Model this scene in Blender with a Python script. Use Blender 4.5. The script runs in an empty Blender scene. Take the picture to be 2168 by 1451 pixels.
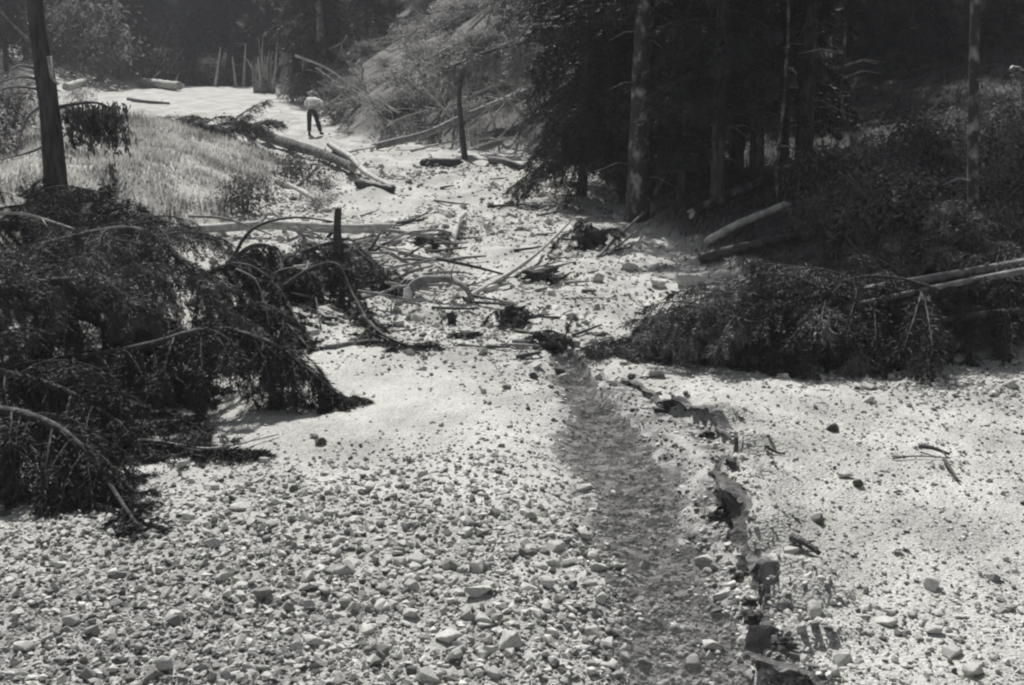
import bpy, bmesh, math, random
import numpy as np
from mathutils import Vector, Matrix

random.seed(7)
rng = np.random.default_rng(7)
SC = bpy.context.scene
COL = SC.collection

# ------------------------------------------------------------------ camera, sky, sun, exposure
F, CX, CY = 2325.0, 1084.0, 725.5          # focal length and centre in photograph pixels
CAM = np.array([0.0, 0.0, 4.2])
HORIZON = 214.0
PITCH = math.atan((CY - HORIZON) / F)
cam = bpy.data.cameras.new("camera")
cam.sensor_width = 36.0
cam.lens = 36.0 * F / 2168.0
cam.clip_start, cam.clip_end = 0.1, 2000
camo = bpy.data.objects.new("camera", cam)
COL.objects.link(camo)
camo.location = CAM
camo.rotation_euler = (math.pi / 2 - PITCH, 0, 0)
SC.camera = camo

SUN_EL, SUN_AZ = math.radians(50), math.radians(-16)   # azimuth from +Y, negative = towards the left
world = bpy.data.worlds.new("World")
SC.world = world
world.use_nodes = True
wn, wl = world.node_tree.nodes, world.node_tree.links
bg = wn["Background"]
sky = wn.new("ShaderNodeTexSky")
sky.sky_type = 'NISHITA'
sky.sun_disc = False
sky.sun_elevation = SUN_EL
sky.sun_rotation = SUN_AZ
hs = wn.new("ShaderNodeHueSaturation")
hs.inputs["Saturation"].default_value = 0.22      # a black-and-white photograph
wl.new(sky.outputs[0], hs.inputs["Color"])
wl.new(hs.outputs[0], bg.inputs["Color"])
bg.inputs["Strength"].default_value = 0.05
sun = bpy.data.lights.new("sun", 'SUN')
sun.energy = 5.0
sun.angle = math.radians(0.6)
sun.color = (1.0, 0.985, 0.95)
suno = bpy.data.objects.new("sun", sun)
COL.objects.link(suno)
_sd = Vector((math.sin(SUN_AZ) * math.cos(SUN_EL), math.cos(SUN_AZ) * math.cos(SUN_EL), math.sin(SUN_EL)))
suno.rotation_euler = _sd.to_track_quat('Z', 'Y').to_euler()
suno.location = (0, 0, 40)
SC.view_settings.view_transform = 'Standard'
SC.view_settings.look = 'None'
SC.view_settings.exposure = 0.32
SC.view_settings.gamma = 1.0
SC.cycles.max_bounces = 4
SC.cycles.diffuse_bounces = 2
SC.cycles.transparent_max_bounces = 6
SC.cycles.caustics_reflective = False
SC.cycles.caustics_refractive = False
SC.cycles.use_adaptive_sampling = True
SC.cycles.adaptive_threshold = 0.02
SC.cycles.filter_width = 2.2

# ------------------------------------------------------------------ small helpers
def ray(px, py):
    dx, dy = (px - CX) / F, -(py - CY) / F
    c, s = math.cos(PITCH), math.sin(PITCH)
    return np.array([dx, c + dy * s, -s + dy * c])

def P(px, py, Y):
    """the point of the place seen at a photograph pixel, Y metres up the valley"""
    d = ray(px, py)
    return CAM + d * (Y / d[1])

SLOPE = 0.06
def bedpx(px, py):
    """the same on the plain sloping stream bed"""
    d = ray(px, py)
    t = -CAM[2] / (d[2] - SLOPE * d[1])
    return (CAM + d * t)[:2]

def project(V):
    V = np.asarray(V, float) - CAM
    c, s = math.cos(PITCH), math.sin(PITCH)
    fw = V[..., 1] * c - V[..., 2] * s
    up = V[..., 1] * s + V[..., 2] * c
    return CX + F * V[..., 0] / fw, CY - F * up / fw, fw

def _hash(ix, iy, iz, seed):
    h = (ix.astype(np.int64) * 374761393 + iy.astype(np.int64) * 668265263 + iz.astype(np.int64) * 2147483647 + seed * 1274126177) & 0xFFFFFFFF
    h = ((h ^ (h >> 13)) * 1274126177) & 0xFFFFFFFF
    h = ((h ^ (h >> 16)) * 2246822519) & 0xFFFFFFFF
    return ((h ^ (h >> 15)) & 0xFFFF) / 65535.0

def vnoise(x, y, z=None, seed=0):
    x, y = np.asarray(x, float), np.asarray(y, float)
    if z is None:
        x0, y0 = np.floor(x), np.floor(y)
        fx, fy = x - x0, y - y0
        fx, fy = fx * fx * (3 - 2 * fx), fy * fy * (3 - 2 * fy)
        o = np.zeros_like(x0)
        a, b = _hash(x0, y0, o, seed), _hash(x0 + 1, y0, o, seed)
        c, d = _hash(x0, y0 + 1, o, seed), _hash(x0 + 1, y0 + 1, o, seed)
        return ((a * (1 - fx) + b * fx) * (1 - fy) + (c * (1 - fx) + d * fx) * fy) * 2 - 1
    z = np.asarray(z, float)
    z0 = np.floor(z); fz = z - z0; fz = fz * fz * (3 - 2 * fz)
    x0, y0 = np.floor(x), np.floor(y)
    fx, fy = x - x0, y - y0
    fx, fy = fx * fx * (3 - 2 * fx), fy * fy * (3 - 2 * fy)
    r = 0
    for k in (0, 1):
        a, b = _hash(x0, y0, z0 + k, seed), _hash(x0 + 1, y0, z0 + k, seed)
        c, d = _hash(x0, y0 + 1, z0 + k, seed), _hash(x0 + 1, y0 + 1, z0 + k, seed)
        r = r + ((a * (1 - fx) + b * fx) * (1 - fy) + (c * (1 - fx) + d * fx) * fy) * (fz if k else 1 - fz)
    return r * 2 - 1

def fbm(x, y, octaves=3, seed=0):
    r, a, s = 0, 1.0, 0
    for o in range(octaves):
        r = r + a * vnoise(x * 2 ** o, y * 2 ** o, seed=seed + o * 17)
        s += a; a *= 0.5
    return r / s

def sstep(a, b, x):
    t = np.clip((x - a) / (b - a), 0, 1)
    return t * t * (3 - 2 * t)

def polydist(x, y, pts):
    """distance to an open polyline, side (+ = right of its direction), position along it 0..n-1"""
    best = np.full(np.shape(x), 1e9); side = np.zeros(np.shape(x)); along = np.zeros(np.shape(x))
    for i in range(len(pts) - 1):
        ax, ay = pts[i]; bx, by = pts[i + 1]
        dx, dy = bx - ax, by - ay
        L2 = dx * dx + dy * dy
        t = np.clip(((x - ax) * dx + (y - ay) * dy) / L2, 0, 1)
        ex, ey = x - ax - t * dx, y - ay - t * dy
        d = np.hypot(ex, ey)
        cr = -(dx * (y - ay) - dy * (x - ax))
        m = d < best - 1e-9
        best = np.where(m, d, best); side = np.where(m, np.sign(cr), side); along = np.where(m, i + t, along)
    return best, side, along

def inpoly(x, y, pts):
    r = np.zeros(np.shape(x), bool)
    n = len(pts)
    for i in range(n):
        ax, ay = pts[i]; bx, by = pts[(i + 1) % n]
        c = ((ay > y) != (by > y)) & (x < (bx - ax) * (y - ay) / ((by - ay) + 1e-12) + ax)
        r ^= c
    return r

def mesh(name, V, T, smooth=False, mats=None, mi=None):
    V = np.ascontiguousarray(V, np.float32); T = np.ascontiguousarray(T, np.int32)
    me = bpy.data.meshes.new(name)
    me.vertices.add(len(V)); me.vertices.foreach_set("co", V.ravel())
    me.loops.add(T.size); me.loops.foreach_set("vertex_index", T.ravel())
    me.polygons.add(len(T))
    me.polygons.foreach_set("loop_start", np.arange(0, T.size, 3, dtype=np.int32))
    me.polygons.foreach_set("loop_total", np.full(len(T), 3, np.int32))
    me.polygons.foreach_set("use_smooth", np.full(len(T), smooth, bool))
    for m in (mats or []):
        me.materials.append(m)
    if mi is not None:
        me.polygons.foreach_set("material_index", np.ascontiguousarray(mi, np.int32))
    me.update(calc_edges=True)
    return me

def tag(o, label=None, cat=None, group=None, kind=None):
    if label: o["label"] = label
    if cat: o["category"] = cat
    if group: o["group"] = group
    if kind: o["kind"] = kind
    return o

def link(name, me, parent=None, loc=None):
    o = bpy.data.objects.new(name, me)
    COL.objects.link(o)
    if parent is not None: o.parent = parent
    if loc is not None: o.location = loc
    return o

def thing(name, label, cat, loc=(0, 0, 0), group=None):
    o = bpy.data.objects.new(name, None)
    o.empty_display_size = 0.2
    COL.objects.link(o)
    o.location = loc
    return tag(o, label, cat, group)

def part(root, name, V, T, mat, smooth=True, parent=None):
    """a mesh of world coordinates put under a thing (or one of its parts)"""
    V = np.asarray(V, float) - np.array(root.location)
    return link(name, mesh(name, V, T, smooth, [mat]), parent or root)

def copy_tree(o, parent=None):
    c = o.copy(); COL.objects.link(c); c.parent = parent
    for ch in list(o.children):
        copy_tree(ch, c)
    return c

class MB:
    def __init__(self): self.v, self.t, self.n = [], [], 0
    def add(self, V, T):
        V = np.asarray(V, float)
        if len(V) == 0: return
        self.v.append(V); self.t.append(np.asarray(T) + self.n); self.n += len(V)
    def get(self):
        if not self.v: return np.zeros((0, 3)), np.zeros((0, 3), int)
        return np.concatenate(self.v), np.concatenate(self.t)

def unit(v):
    v = np.asarray(v, float)
    return v / (np.linalg.norm(v, axis=-1, keepdims=True) + 1e-12)

def smooth_path(pts, n):
    """Catmull-Rom through the points"""
    p = np.asarray(pts, float)
    if len(p) == 2:
        return p[0] + (p[1] - p[0]) * np.linspace(0, 1, n)[:, None]
    q = np.vstack([2 * p[0] - p[1], p, 2 * p[-1] - p[-2]])
    u = np.linspace(0, len(p) - 1 - 1e-6, n)
    i = u.astype(int); t = (u - i)[:, None]
    a, b, c, d = q[i], q[i + 1], q[i + 2], q[i + 3]
    return 0.5 * (2 * b + (c - a) * t + (2 * a - 5 * b + 4 * c - d) * t ** 2 + (3 * b - a - 3 * c + d) * t ** 3)

def tube(path, radii, sides=8, rough=0.0, seed=0, caps=True):
    p = np.asarray(path, float); n = len(p)
    r = np.interp(np.linspace(0, 1, n), np.linspace(0, 1, len(radii)), radii) if np.ndim(radii) else np.full(n, radii)
    t = unit(np.gradient(p, axis=0))
    ref = np.array([0, 0, 1.0]) if abs(t[0][2]) < 0.9 else np.array([1.0, 0, 0])
    a = np.zeros_like(p)
    cur = unit(np.cross(t[0], ref))
    for i in range(n):
        cur = unit(cur - t[i] * np.dot(cur, t[i])); a[i] = cur
    b = np.cross(t, a)
    ang = np.linspace(0, 2 * math.pi, sides, endpoint=False)
    rr = np.repeat(r[:, None], sides, 1)
    if rough:
        ii, kk = np.meshgrid(np.arange(n), np.arange(sides), indexing='ij')
        rr = rr * (1 + rough * vnoise(ii * 0.7, kk * 1.3 + seed, seed=seed))
    V = p[:, None] + rr[..., None] * (np.cos(ang)[None, :, None] * a[:, None] + np.sin(ang)[None, :, None] * b[:, None])
    V = V.reshape(-1, 3)
    i, k = np.meshgrid(np.arange(n - 1), np.arange(sides), indexing='ij')
    k2 = (k + 1) % sides
    A, B, C, D = i * sides + k, i * sides + k2, (i + 1) * sides + k2, (i + 1) * sides + k
    T = np.concatenate([np.stack([A, B, C], -1).reshape(-1, 3), np.stack([A, C, D], -1).reshape(-1, 3)])
    if caps:
        V = np.vstack([V, p[0] - t[0] * r[0] * 0.05, p[-1] + t[-1] * r[-1] * 0.05])
        m = n * sides
        ks = np.arange(sides); k2 = (ks + 1) % sides
        T = np.concatenate([T, np.stack([np.full(sides, m), k2, ks], -1), np.stack([np.full(sides, m + 1), (n - 1) * sides + ks, (n - 1) * sides + k2], -1)])
    return V, T

def rand_unit(n):
    v = rng.normal(size=(n, 3))
    return unit(v)

def blades(base, direc, length, width):
    """thin triangles: one per needle tuft or grass blade"""
    n = len(base)
    side = unit(np.cross(direc, rand_unit(n)))
    w = np.asarray(width).reshape(-1, 1) * 0.5
    V = np.stack([base - side * w, base + side * w, base + direc * np.asarray(length).reshape(-1, 1)], 1).reshape(-1, 3)
    return V, np.arange(3 * n).reshape(-1, 3)

def leaves(c, normal, along, length, width):
    """kinked diamond leaves, four points, two triangles"""
    n = len(c)
    along = unit(along - normal * np.sum(along * normal, -1, keepdims=True))
    side = np.cross(normal, along)
    L = np.asarray(length).reshape(-1, 1); W = np.asarray(width).reshape(-1, 1)
    V = np.stack([c, c + along * L * 0.45 + side * W * 0.5 + normal * W * 0.12, c + along * L - normal * L * 0.12, c + along * L * 0.45 - side * W * 0.5 + normal * W * 0.12], 1).reshape(-1, 3)
    i = np.arange(n) * 4
    T = np.concatenate([np.stack([i, i + 1, i + 2], -1), np.stack([i, i + 2, i + 3], -1)])
    return V, T

# ------------------------------------------------------------------ materials
def mat(name, lo, hi, scale=6.0, rough=0.8, bump=0.0, bump_scale=30.0, stretch=(1, 1, 1), spec=0.3, coords="Object", rnd=0.0, tint=(1, 1, 1), detail=5, contrast=(0.35, 0.65), trans=0.0):
    m = bpy.data.materials.new(name); m.use_nodes = True
    N, L = m.node_tree.nodes, m.node_tree.links
    b = N["Principled BSDF"]
    b.inputs["Roughness"].default_value = rough
    b.inputs["Specular IOR Level"].default_value = spec
    tc = N.new("ShaderNodeTexCoord"); mp = N.new("ShaderNodeMapping")
    mp.inputs["Scale"].default_value = stretch
    L.new(tc.outputs[coords], mp.inputs[0])
    nz = N.new("ShaderNodeTexNoise"); nz.inputs["Scale"].default_value = scale; nz.inputs["Detail"].default_value = detail
    L.new(mp.outputs[0], nz.inputs["Vector"])
    cr = N.new("ShaderNodeValToRGB")
    cr.color_ramp.elements[0].position, cr.color_ramp.elements[1].position = contrast
    cr.color_ramp.elements[0].color = (lo * tint[0], lo * tint[1], lo * tint[2], 1)
    cr.color_ramp.elements[1].color = (hi * tint[0], hi * tint[1], hi * tint[2], 1)
    L.new(nz.outputs[0], cr.inputs[0])
    out = cr.outputs[0]
    if rnd:
        oi = N.new("ShaderNodeObjectInfo"); mr = N.new("ShaderNodeMapRange")
        mr.inputs["To Min"].default_value, mr.inputs["To Max"].default_value = 1 - rnd, 1 + rnd
        L.new(oi.outputs["Random"], mr.inputs[0])
        mx = N.new("ShaderNodeVectorMath"); mx.operation = 'SCALE'
        L.new(out, mx.inputs[0]); L.new(mr.outputs[0], mx.inputs["Scale"]); out = mx.outputs[0]
    L.new(out, b.inputs["Base Color"])
    if trans:
        tl = N.new("ShaderNodeBsdfTranslucent"); ms = N.new("ShaderNodeMixShader"); ms.inputs[0].default_value = trans
        L.new(out, tl.inputs[0]); L.new(b.outputs[0], ms.inputs[1]); L.new(tl.outputs[0], ms.inputs[2])
        L.new(ms.outputs[0], N["Material Output"].inputs["Surface"])
    if bump:
        n2 = N.new("ShaderNodeTexNoise"); n2.inputs["Scale"].default_value = bump_scale; n2.inputs["Detail"].default_value = 4
        L.new(mp.outputs[0], n2.inputs["Vector"])
        bp = N.new("ShaderNodeBump"); bp.inputs["Strength"].default_value = bump; bp.inputs["Distance"].default_value = 0.02
        L.new(n2.outputs[0], bp.inputs["Height"]); L.new(bp.outputs[0], b.inputs["Normal"])
    return m

WARM = (1.0, 0.99, 0.945); COOL = (0.94, 0.97, 1.03); DIM = (1.0, 0.98, 0.98)
M = {}
M["log_bark"] = mat("log_bark", 0.03, 0.17, 5, 0.85, 1.0, 30, (1, 1, 1), tint=DIM, contrast=(0.42, 0.66))
M["bark"] = mat("dark_bark", 0.03, 0.11, 9, 0.9, 0.8, 40, (1, 1, 0.25), tint=DIM)
M["bark_patchy"] = mat("patchy_bark", 0.05, 0.36, 5, 0.85, 0.7, 30, (1, 1, 0.8), tint=DIM, contrast=(0.5, 0.72))
M["birch"] = mat("pale_bark", 0.10, 0.5, 6, 0.8, 0.4, 30, (1, 1, 1.6), tint=DIM, contrast=(0.4, 0.6))
M["pale_wood"] = mat("bleached_wood", 0.30, 0.55, 8, 0.75, 0.4, 50, (1, 1, 1), tint=WARM)
M["grey_wood"] = mat("weathered_wood", 0.14, 0.32, 8, 0.8, 0.6, 45, (1, 1, 1), tint=DIM)
M["dark_wood"] = mat("wet_wood", 0.03, 0.09, 8, 0.6, 0.6, 45, (1, 1, 1), tint=DIM)
M["cut_wood"] = mat("cut_wood", 0.35, 0.55, 14, 0.8, 0.2, 40, tint=WARM)
M["needles"] = mat("spruce_needles", 0.022, 0.075, 3.2, 0.65, spec=0.2, tint=DIM, contrast=(0.3, 0.72))
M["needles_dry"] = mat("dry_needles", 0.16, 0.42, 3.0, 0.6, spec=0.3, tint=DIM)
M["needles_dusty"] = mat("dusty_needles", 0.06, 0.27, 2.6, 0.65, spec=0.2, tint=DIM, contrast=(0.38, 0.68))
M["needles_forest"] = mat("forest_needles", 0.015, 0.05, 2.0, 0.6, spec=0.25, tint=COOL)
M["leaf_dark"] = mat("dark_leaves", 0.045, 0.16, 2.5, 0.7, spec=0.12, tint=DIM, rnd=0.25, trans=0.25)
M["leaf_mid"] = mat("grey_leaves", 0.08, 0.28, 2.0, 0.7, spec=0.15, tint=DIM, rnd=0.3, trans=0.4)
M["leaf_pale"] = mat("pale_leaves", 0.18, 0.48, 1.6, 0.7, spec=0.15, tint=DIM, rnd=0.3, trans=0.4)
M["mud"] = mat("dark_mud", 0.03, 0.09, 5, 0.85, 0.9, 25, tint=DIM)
M["grass"] = mat("dry_grass", 0.16, 0.58, 0.9, 0.7, spec=0.2, tint=WARM, trans=0.5)
M["weed"] = mat("weeds", 0.05, 0.18, 1.5, 0.6, spec=0.3, tint=DIM, trans=0.3)
M["shirt"] = mat("white_cotton", 0.80, 0.86, 4, 0.85, 0.2, 20, tint=WARM)
M["trousers"] = mat("dark_cloth", 0.025, 0.045, 6, 0.9, 0.2, 30, tint=COOL)
M["skin"] = mat("skin", 0.36, 0.42, 5, 0.55, tint=WARM)
M["hair"] = mat("hair", 0.25, 0.36, 20, 0.6)
M["boot"] = mat("boot_leather", 0.02, 0.04, 8, 0.5)

def stone_mat(name, lo, hi, attr):
    m = bpy.data.materials.new(name); m.use_nodes = True
    N, L = m.node_tree.nodes, m.node_tree.links
    b = N["Principled BSDF"]; b.inputs["Roughness"].default_value = 0.8; b.inputs["Specular IOR Level"].default_value = 0.25
    if attr:
        s = N.new("ShaderNodeAttribute"); s.attribute_name = "tone"; src = s.outputs["Fac"]
    else:
        s = N.new("ShaderNodeObjectInfo"); src = s.outputs["Random"]
    cr = N.new("ShaderNodeValToRGB")
    e = cr.color_ramp.elements
    e[0].position, e[1].position = 0.0, 1.0
    e[0].color = (lo, lo * 0.99, lo * 0.98, 1); e[1].color = (hi, hi * 0.99, hi * 0.945, 1)
    mid = e.new(0.3); v = lo + (hi - lo) * 0.62; mid.color = (v, v * 0.99, v * 0.95, 1)
    L.new(src, cr.inputs[0])
    tc = N.new("ShaderNodeTexCoord"); nz = N.new("ShaderNodeTexNoise"); nz.inputs["Scale"].default_value = 22; nz.inputs["Detail"].default_value = 6
    L.new(tc.outputs["Object"], nz.inputs["Vector"])
    mr = N.new("ShaderNodeMapRange"); mr.inputs["From Min"].default_value = 0.3; mr.inputs["From Max"].default_value = 0.7
    mr.inputs["To Min"].default_value = 0.72; mr.inputs["To Max"].default_value = 1.12
    L.new(nz.outputs[0], mr.inputs[0])
    mx = N.new("ShaderNodeVectorMath"); mx.operation = 'SCALE'
    L.new(cr.outputs[0], mx.inputs[0]); L.new(mr.outputs[0], mx.inputs["Scale"]); L.new(mx.outputs[0], b.inputs["Base Color"])
    bp = N.new("ShaderNodeBump"); bp.inputs["Strength"].default_value = 0.5; bp.inputs["Distance"].default_value = 0.01
    L.new(nz.outputs[0], bp.inputs["Height"]); L.new(bp.outputs[0], b.inputs["Normal"])
    return m
M["gravel"] = stone_mat("gravel_stones", 0.08, 0.60, True)
M["stone"] = stone_mat("loose_stone", 0.12, 0.62, False)
M["stone_dim"] = stone_mat("dull_stone", 0.05, 0.34, False)
M["stone_pale"] = mat("pale_stone", 0.40, 0.58, 9, 0.8, 0.5, 30, tint=WARM, spec=0.25)
M["stone_dark"] = mat("dark_stone", 0.05, 0.13, 9, 0.75, 0.5, 30, tint=DIM, spec=0.3)

# ground: fine gravel and silt, forest litter and turf by where they lie
def ground_mat():
    m = bpy.data.materials.new("ground"); m.use_nodes = True
    N, L = m.node_tree.nodes, m.node_tree.links
    b = N["Principled BSDF"]; b.inputs["Roughness"].default_value = 0.9; b.inputs["Specular IOR Level"].default_value = 0.2
    tc = N.new("ShaderNodeTexCoord")
    def noise(s, d=5):
        n = N.new("ShaderNodeTexNoise"); n.inputs["Scale"].default_value = s; n.inputs["Detail"].default_value = d
        L.new(tc.outputs["Object"], n.inputs["Vector"]); return n.outputs[0]
    def ramp(src, lo, hi, a=0.35, c=0.65, tint=WARM):
        r = N.new("ShaderNodeValToRGB")
        r.color_ramp.elements[0].position, r.color_ramp.elements[1].position = a, c
        r.color_ramp.elements[0].color = (lo * tint[0], lo * tint[1], lo * tint[2], 1)
        r.color_ramp.elements[1].color = (hi * tint[0], hi * tint[1], hi * tint[2], 1)
        L.new(src, r.inputs[0]); return r.outputs[0]
    def mix(f, a, c):
        x = N.new("ShaderNodeMix"); x.data_type = 'RGBA'
        L.new(f, x.inputs["Factor"]); L.new(a, x.inputs[6]); L.new(c, x.inputs[7]); return x.outputs[2]
    def attr(n):
        a = N.new("ShaderNodeAttribute"); a.attribute_name = n; return a.outputs["Fac"]
    vor = N.new("ShaderNodeTexVoronoi"); vor.inputs["Scale"].default_value = 38
    L.new(tc.outputs["Object"], vor.inputs["Vector"])
    vb = N.new("ShaderNodeRGBToBW"); L.new(vor.outputs["Color"], vb.inputs[0])
    sand = ramp(noise(1.0, 10), 0.25, 0.54, 0.36, 0.62)
    peb = ramp(vb.outputs[0], 0.24, 0.56, 0.1, 0.7)
    half = N.new("ShaderNodeValue"); half.outputs[0].default_value = 0.45
    col = mix(half.outputs[0], sand, peb)
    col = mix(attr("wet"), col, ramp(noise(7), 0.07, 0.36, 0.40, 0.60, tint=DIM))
    col = mix(attr("turf"), col, ramp(noise(1.1, 8), 0.26, 0.50))
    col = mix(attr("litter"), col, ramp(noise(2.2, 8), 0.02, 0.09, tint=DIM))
    L.new(col, b.inputs["Base Color"])
    bp = N.new("ShaderNodeBump"); bp.inputs["Strength"].default_value = 0.6; bp.inputs["Distance"].default_value = 0.02
    ad = N.new("ShaderNodeMath"); ad.operation = 'SUBTRACT'
    L.new(noise(30, 6), ad.inputs[0]); L.new(vor.outputs["Distance"], ad.inputs[1])
    L.new(ad.outputs[0], bp.inputs["Height"]); L.new(bp.outputs[0], b.inputs["Normal"])
    return m
M["ground"] = ground_mat()

def water_mat():
    m = bpy.data.materials.new("stream_water"); m.use_nodes = True
    N, L = m.node_tree.nodes, m.node_tree.links
    N.remove(N["Principled BSDF"])
    out = N["Material Output"]
    tc = N.new("ShaderNodeTexCoord"); mp = N.new("ShaderNodeMapping"); mp.inputs["Scale"].default_value = (0.8, 2.2, 1)
    L.new(tc.outputs["Object"], mp.inputs[0])
    nz = N.new("ShaderNodeTexNoise"); nz.inputs["Scale"].default_value = 13; nz.inputs["Detail"].default_value = 5
    nz.inputs["Distortion"].default_value = 1.2
    L.new(mp.outputs[0], nz.inputs["Vector"])
    bp = N.new("ShaderNodeBump"); bp.inputs["Strength"].default_value = 0.35; bp.inputs["Distance"].default_value = 0.02
    L.new(nz.outputs[0], bp.inputs["Height"])
    tr = N.new("ShaderNodeBsdfTransparent"); tr.inputs[0].default_value = (0.88, 0.88, 0.88, 1)
    gl = N.new("ShaderNodeBsdfGlossy"); gl.inputs["Roughness"].default_value = 0.12; gl.inputs[0].default_value = (0.9, 0.9, 0.9, 1)
    L.new(bp.outputs[0], gl.inputs["Normal"])
    fr = N.new("ShaderNodeFresnel"); fr.inputs[0].default_value = 1.36
    L.new(bp.outputs[0], fr.inputs["Normal"])
    mx = N.new("ShaderNodeMixShader")
    L.new(fr.outputs[0], mx.inputs[0]); L.new(tr.outputs[0], mx.inputs[1]); L.new(gl.outputs[0], mx.inputs[2])
    df = N.new("ShaderNodeBsdfDiffuse"); df.inputs[0].default_value = (0.34, 0.34, 0.34, 1)
    m2 = N.new("ShaderNodeMixShader"); m2.inputs[0].default_value = 0.06
    L.new(mx.outputs[0], m2.inputs[1]); L.new(df.outputs[0], m2.inputs[2])
    L.new(m2.outputs[0], out.inputs["Surface"])
    return m
M["water"] = water_mat()

# ------------------------------------------------------------------ the lie of the land
def bp(*pts): return [tuple(bedpx(*p)) for p in pts]
STREAM = bp((1500, 1700), (1450, 1480), (1420, 1330), (1400, 1200), (1375, 1090), (1350, 1000), (1305, 920), (1275, 865), (1245, 820), (1210, 770), (1185, 715))
STREAM_W = [0.60, 0.58, 0.56, 0.54, 0.56, 0.60, 0.60, 0.48, 0.34, 0.20, 0.04]
EDGE = bp((1230, 730), (1300, 800), (1375, 855), (1440, 885), (1500, 935), (1560, 1005), (1505, 1065), (1550, 1135), (1530, 1205), (1585, 1280), (1625, 1345), (1670, 1420), (1740, 1560), (1800, 1800))
EDGE_H = [0.0, 0.08, 0.20, 0.22, 0.30, 0.33, 0.30, 0.35, 0.28, 0.34, 0.34, 0.28, 0.2, 0.2]
RBANK = bp((2900, 850), (2300, 800), (1950, 770), (1650, 705), (1480, 600), (1345, 500), (1330, 430), (1230, 365), (1110, 330), (900, 308), (730, 292), (668, 250), (640, 215), (615, 192))
LSPUR = bp((-700, 1000), (-150, 720), (60, 600), (210, 535), (390, 490), (560, 452), (605, 395), (610, 350), (570, 322), (420, 312), (240, 306), (0, 300), (-900, 292))
FARLEFT = bp((-900, 240), (60, 222), (215, 197), (300, 184))

def gauss(x, y, px, py, rx, ry=None):
    gx, gy = bedpx(px, py); ry = ry or rx
    return np.exp(-((x - gx) / rx) ** 2 - ((y - gy) / ry) ** 2)

def edge_wobble(x, y):
    return 0.24 * vnoise(x * 1.9, y * 1.9, seed=5) + 0.10 * vnoise(x * 4.2, y * 3.4, seed=6)
def H_exact(x, y):
    x, y = np.asarray(x, float), np.asarray(y, float)
    z = SLOPE * y + 0.10 * fbm(x * 0.22, y * 0.22, 3, 3) + 0.035 * fbm(x * 1.1, y * 1.1, 3, 11) + 0.026 * fbm(x * 4.5, y * 4.5, 2, 23)
    z = z + sstep(12, 17, y) * (1 - sstep(60, 70, y)) * (0.16 * fbm(x * 0.8, y * 0.6, 3, 13) + 0.09 * fbm(x * 2.1, y * 1.6, 3, 29))
    de, se, ae = polydist(x, y, EDGE)
    wob = edge_wobble(x, y)
    # EDGE runs towards the camera: the terrace lies on its left hand
    sd = -se * de + wob
    far_ = sstep(0.15, 0.9, de)
    hgt = np.interp(ae, range(len(EDGE_H)), EDGE_H) * (1 - far_) + far_ * 0.15 * (1 - sstep(11.5, 14.5, y))
    hgt = hgt * (1 - (1 - far_) * 0.6 * sstep(0.0, 0.5, vnoise(ae * 2.7, ae * 0, seed=44)))
    z = z + hgt * sstep(-0.03, 0.06 + 0.16 * sstep(0.0, 0.5, vnoise(x * 1.7, y * 1.7, seed=8)), sd)
    ds, ss, als = polydist(x, y, STREAM)
    w = np.interp(als, range(len(STREAM_W)), STREAM_W)
    rag = 0.34 * fbm(x * 1.1, y * 1.1, 3, 61) + 0.14 * vnoise(x * 5, y * 5, seed=62)
    # the left shore is a shallow beach, the right one a cut bank
    beach = np.where(ss < 0, 2.1, 1.05)
    z = z - 0.15 * (1 - sstep(w * 0.35, w * beach + 0.02, ds + rag * np.minimum(1, w * 2.2)))
    z = z + 0.03 * (1 - sstep(w, w * 2, ds)) * fbm(x * 5.5, y * 5.5, 2, 63)
    # right bank: RBANK runs away from the camera, the slope lies on its right hand
    dr, sr, ar = polydist(x, y, RBANK)
    d = np.where(sr > 0, dr, 0)
    k = 0.30 + 0.34 * sstep(34, 44, y)
    z = z + np.minimum(k * d, 9 + 0 * d) * sstep(0, 0.8, d) + 0.12 * sstep(0, 1, d) * fbm(x * 0.7, y * 0.7, 3, 31)
    # left spur
    dl, sl, al = polydist(x, y, LSPUR)
    ins = inpoly(x, y, LSPUR + [(-60, LSPUR[-1][1]), (-60, LSPUR[0][1])])
    d = np.where(ins, dl, 0)
    z = z + np.minimum(0.34 * d, 0.95 + 0.10 * np.maximum(0, -x - 8)) * sstep(0, 0.5, d) + 0.10 * sstep(0, 1, d) * fbm(x * 0.9, y * 0.9, 3, 41)
    df, sf, af = polydist(x, y, FARLEFT)
    z = z + np.where((sf < 0) & (y > 45), np.minimum(0.3 * df, 4), 0)
    z = z + 0.30 * np.maximum(0, y - 98)
    return z

NR, NC = 450, 430
_v = np.linspace(0, 1, NR); _u = np.linspace(-1, 1, NC)
GY = 2.0 * np.exp(_v * math.log(175 / 2.0)) - 3.0
GT = 0.62 * (0.55 * _u + 0.45 * _u ** 3) / 1.0 * 1.35
YY, TT = np.meshgrid(GY, GT, indexing='ij')
XX = TT * (YY + 5.0)
ZZ = H_exact(XX, YY)
def H(x, y):
    """ground height read from the built sheet"""
    x, y = np.asarray(x, float), np.asarray(y, float)
    r = np.clip(np.log(np.maximum(y + 3, 2.0001) / 2) / math.log(175 / 2.0) * (NR - 1), 0, NR - 1.001)
    c = np.clip(np.interp(x / (y + 5.0), GT, np.arange(NC)), 0, NC - 1.001)
    i, j = r.astype(int), c.astype(int); fr, fc = r - i, c - j
    return (ZZ[i, j] * (1 - fc) + ZZ[i, j + 1] * fc) * (1 - fr) + (ZZ[i + 1, j] * (1 - fc) + ZZ[i + 1, j + 1] * fc) * fr

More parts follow.
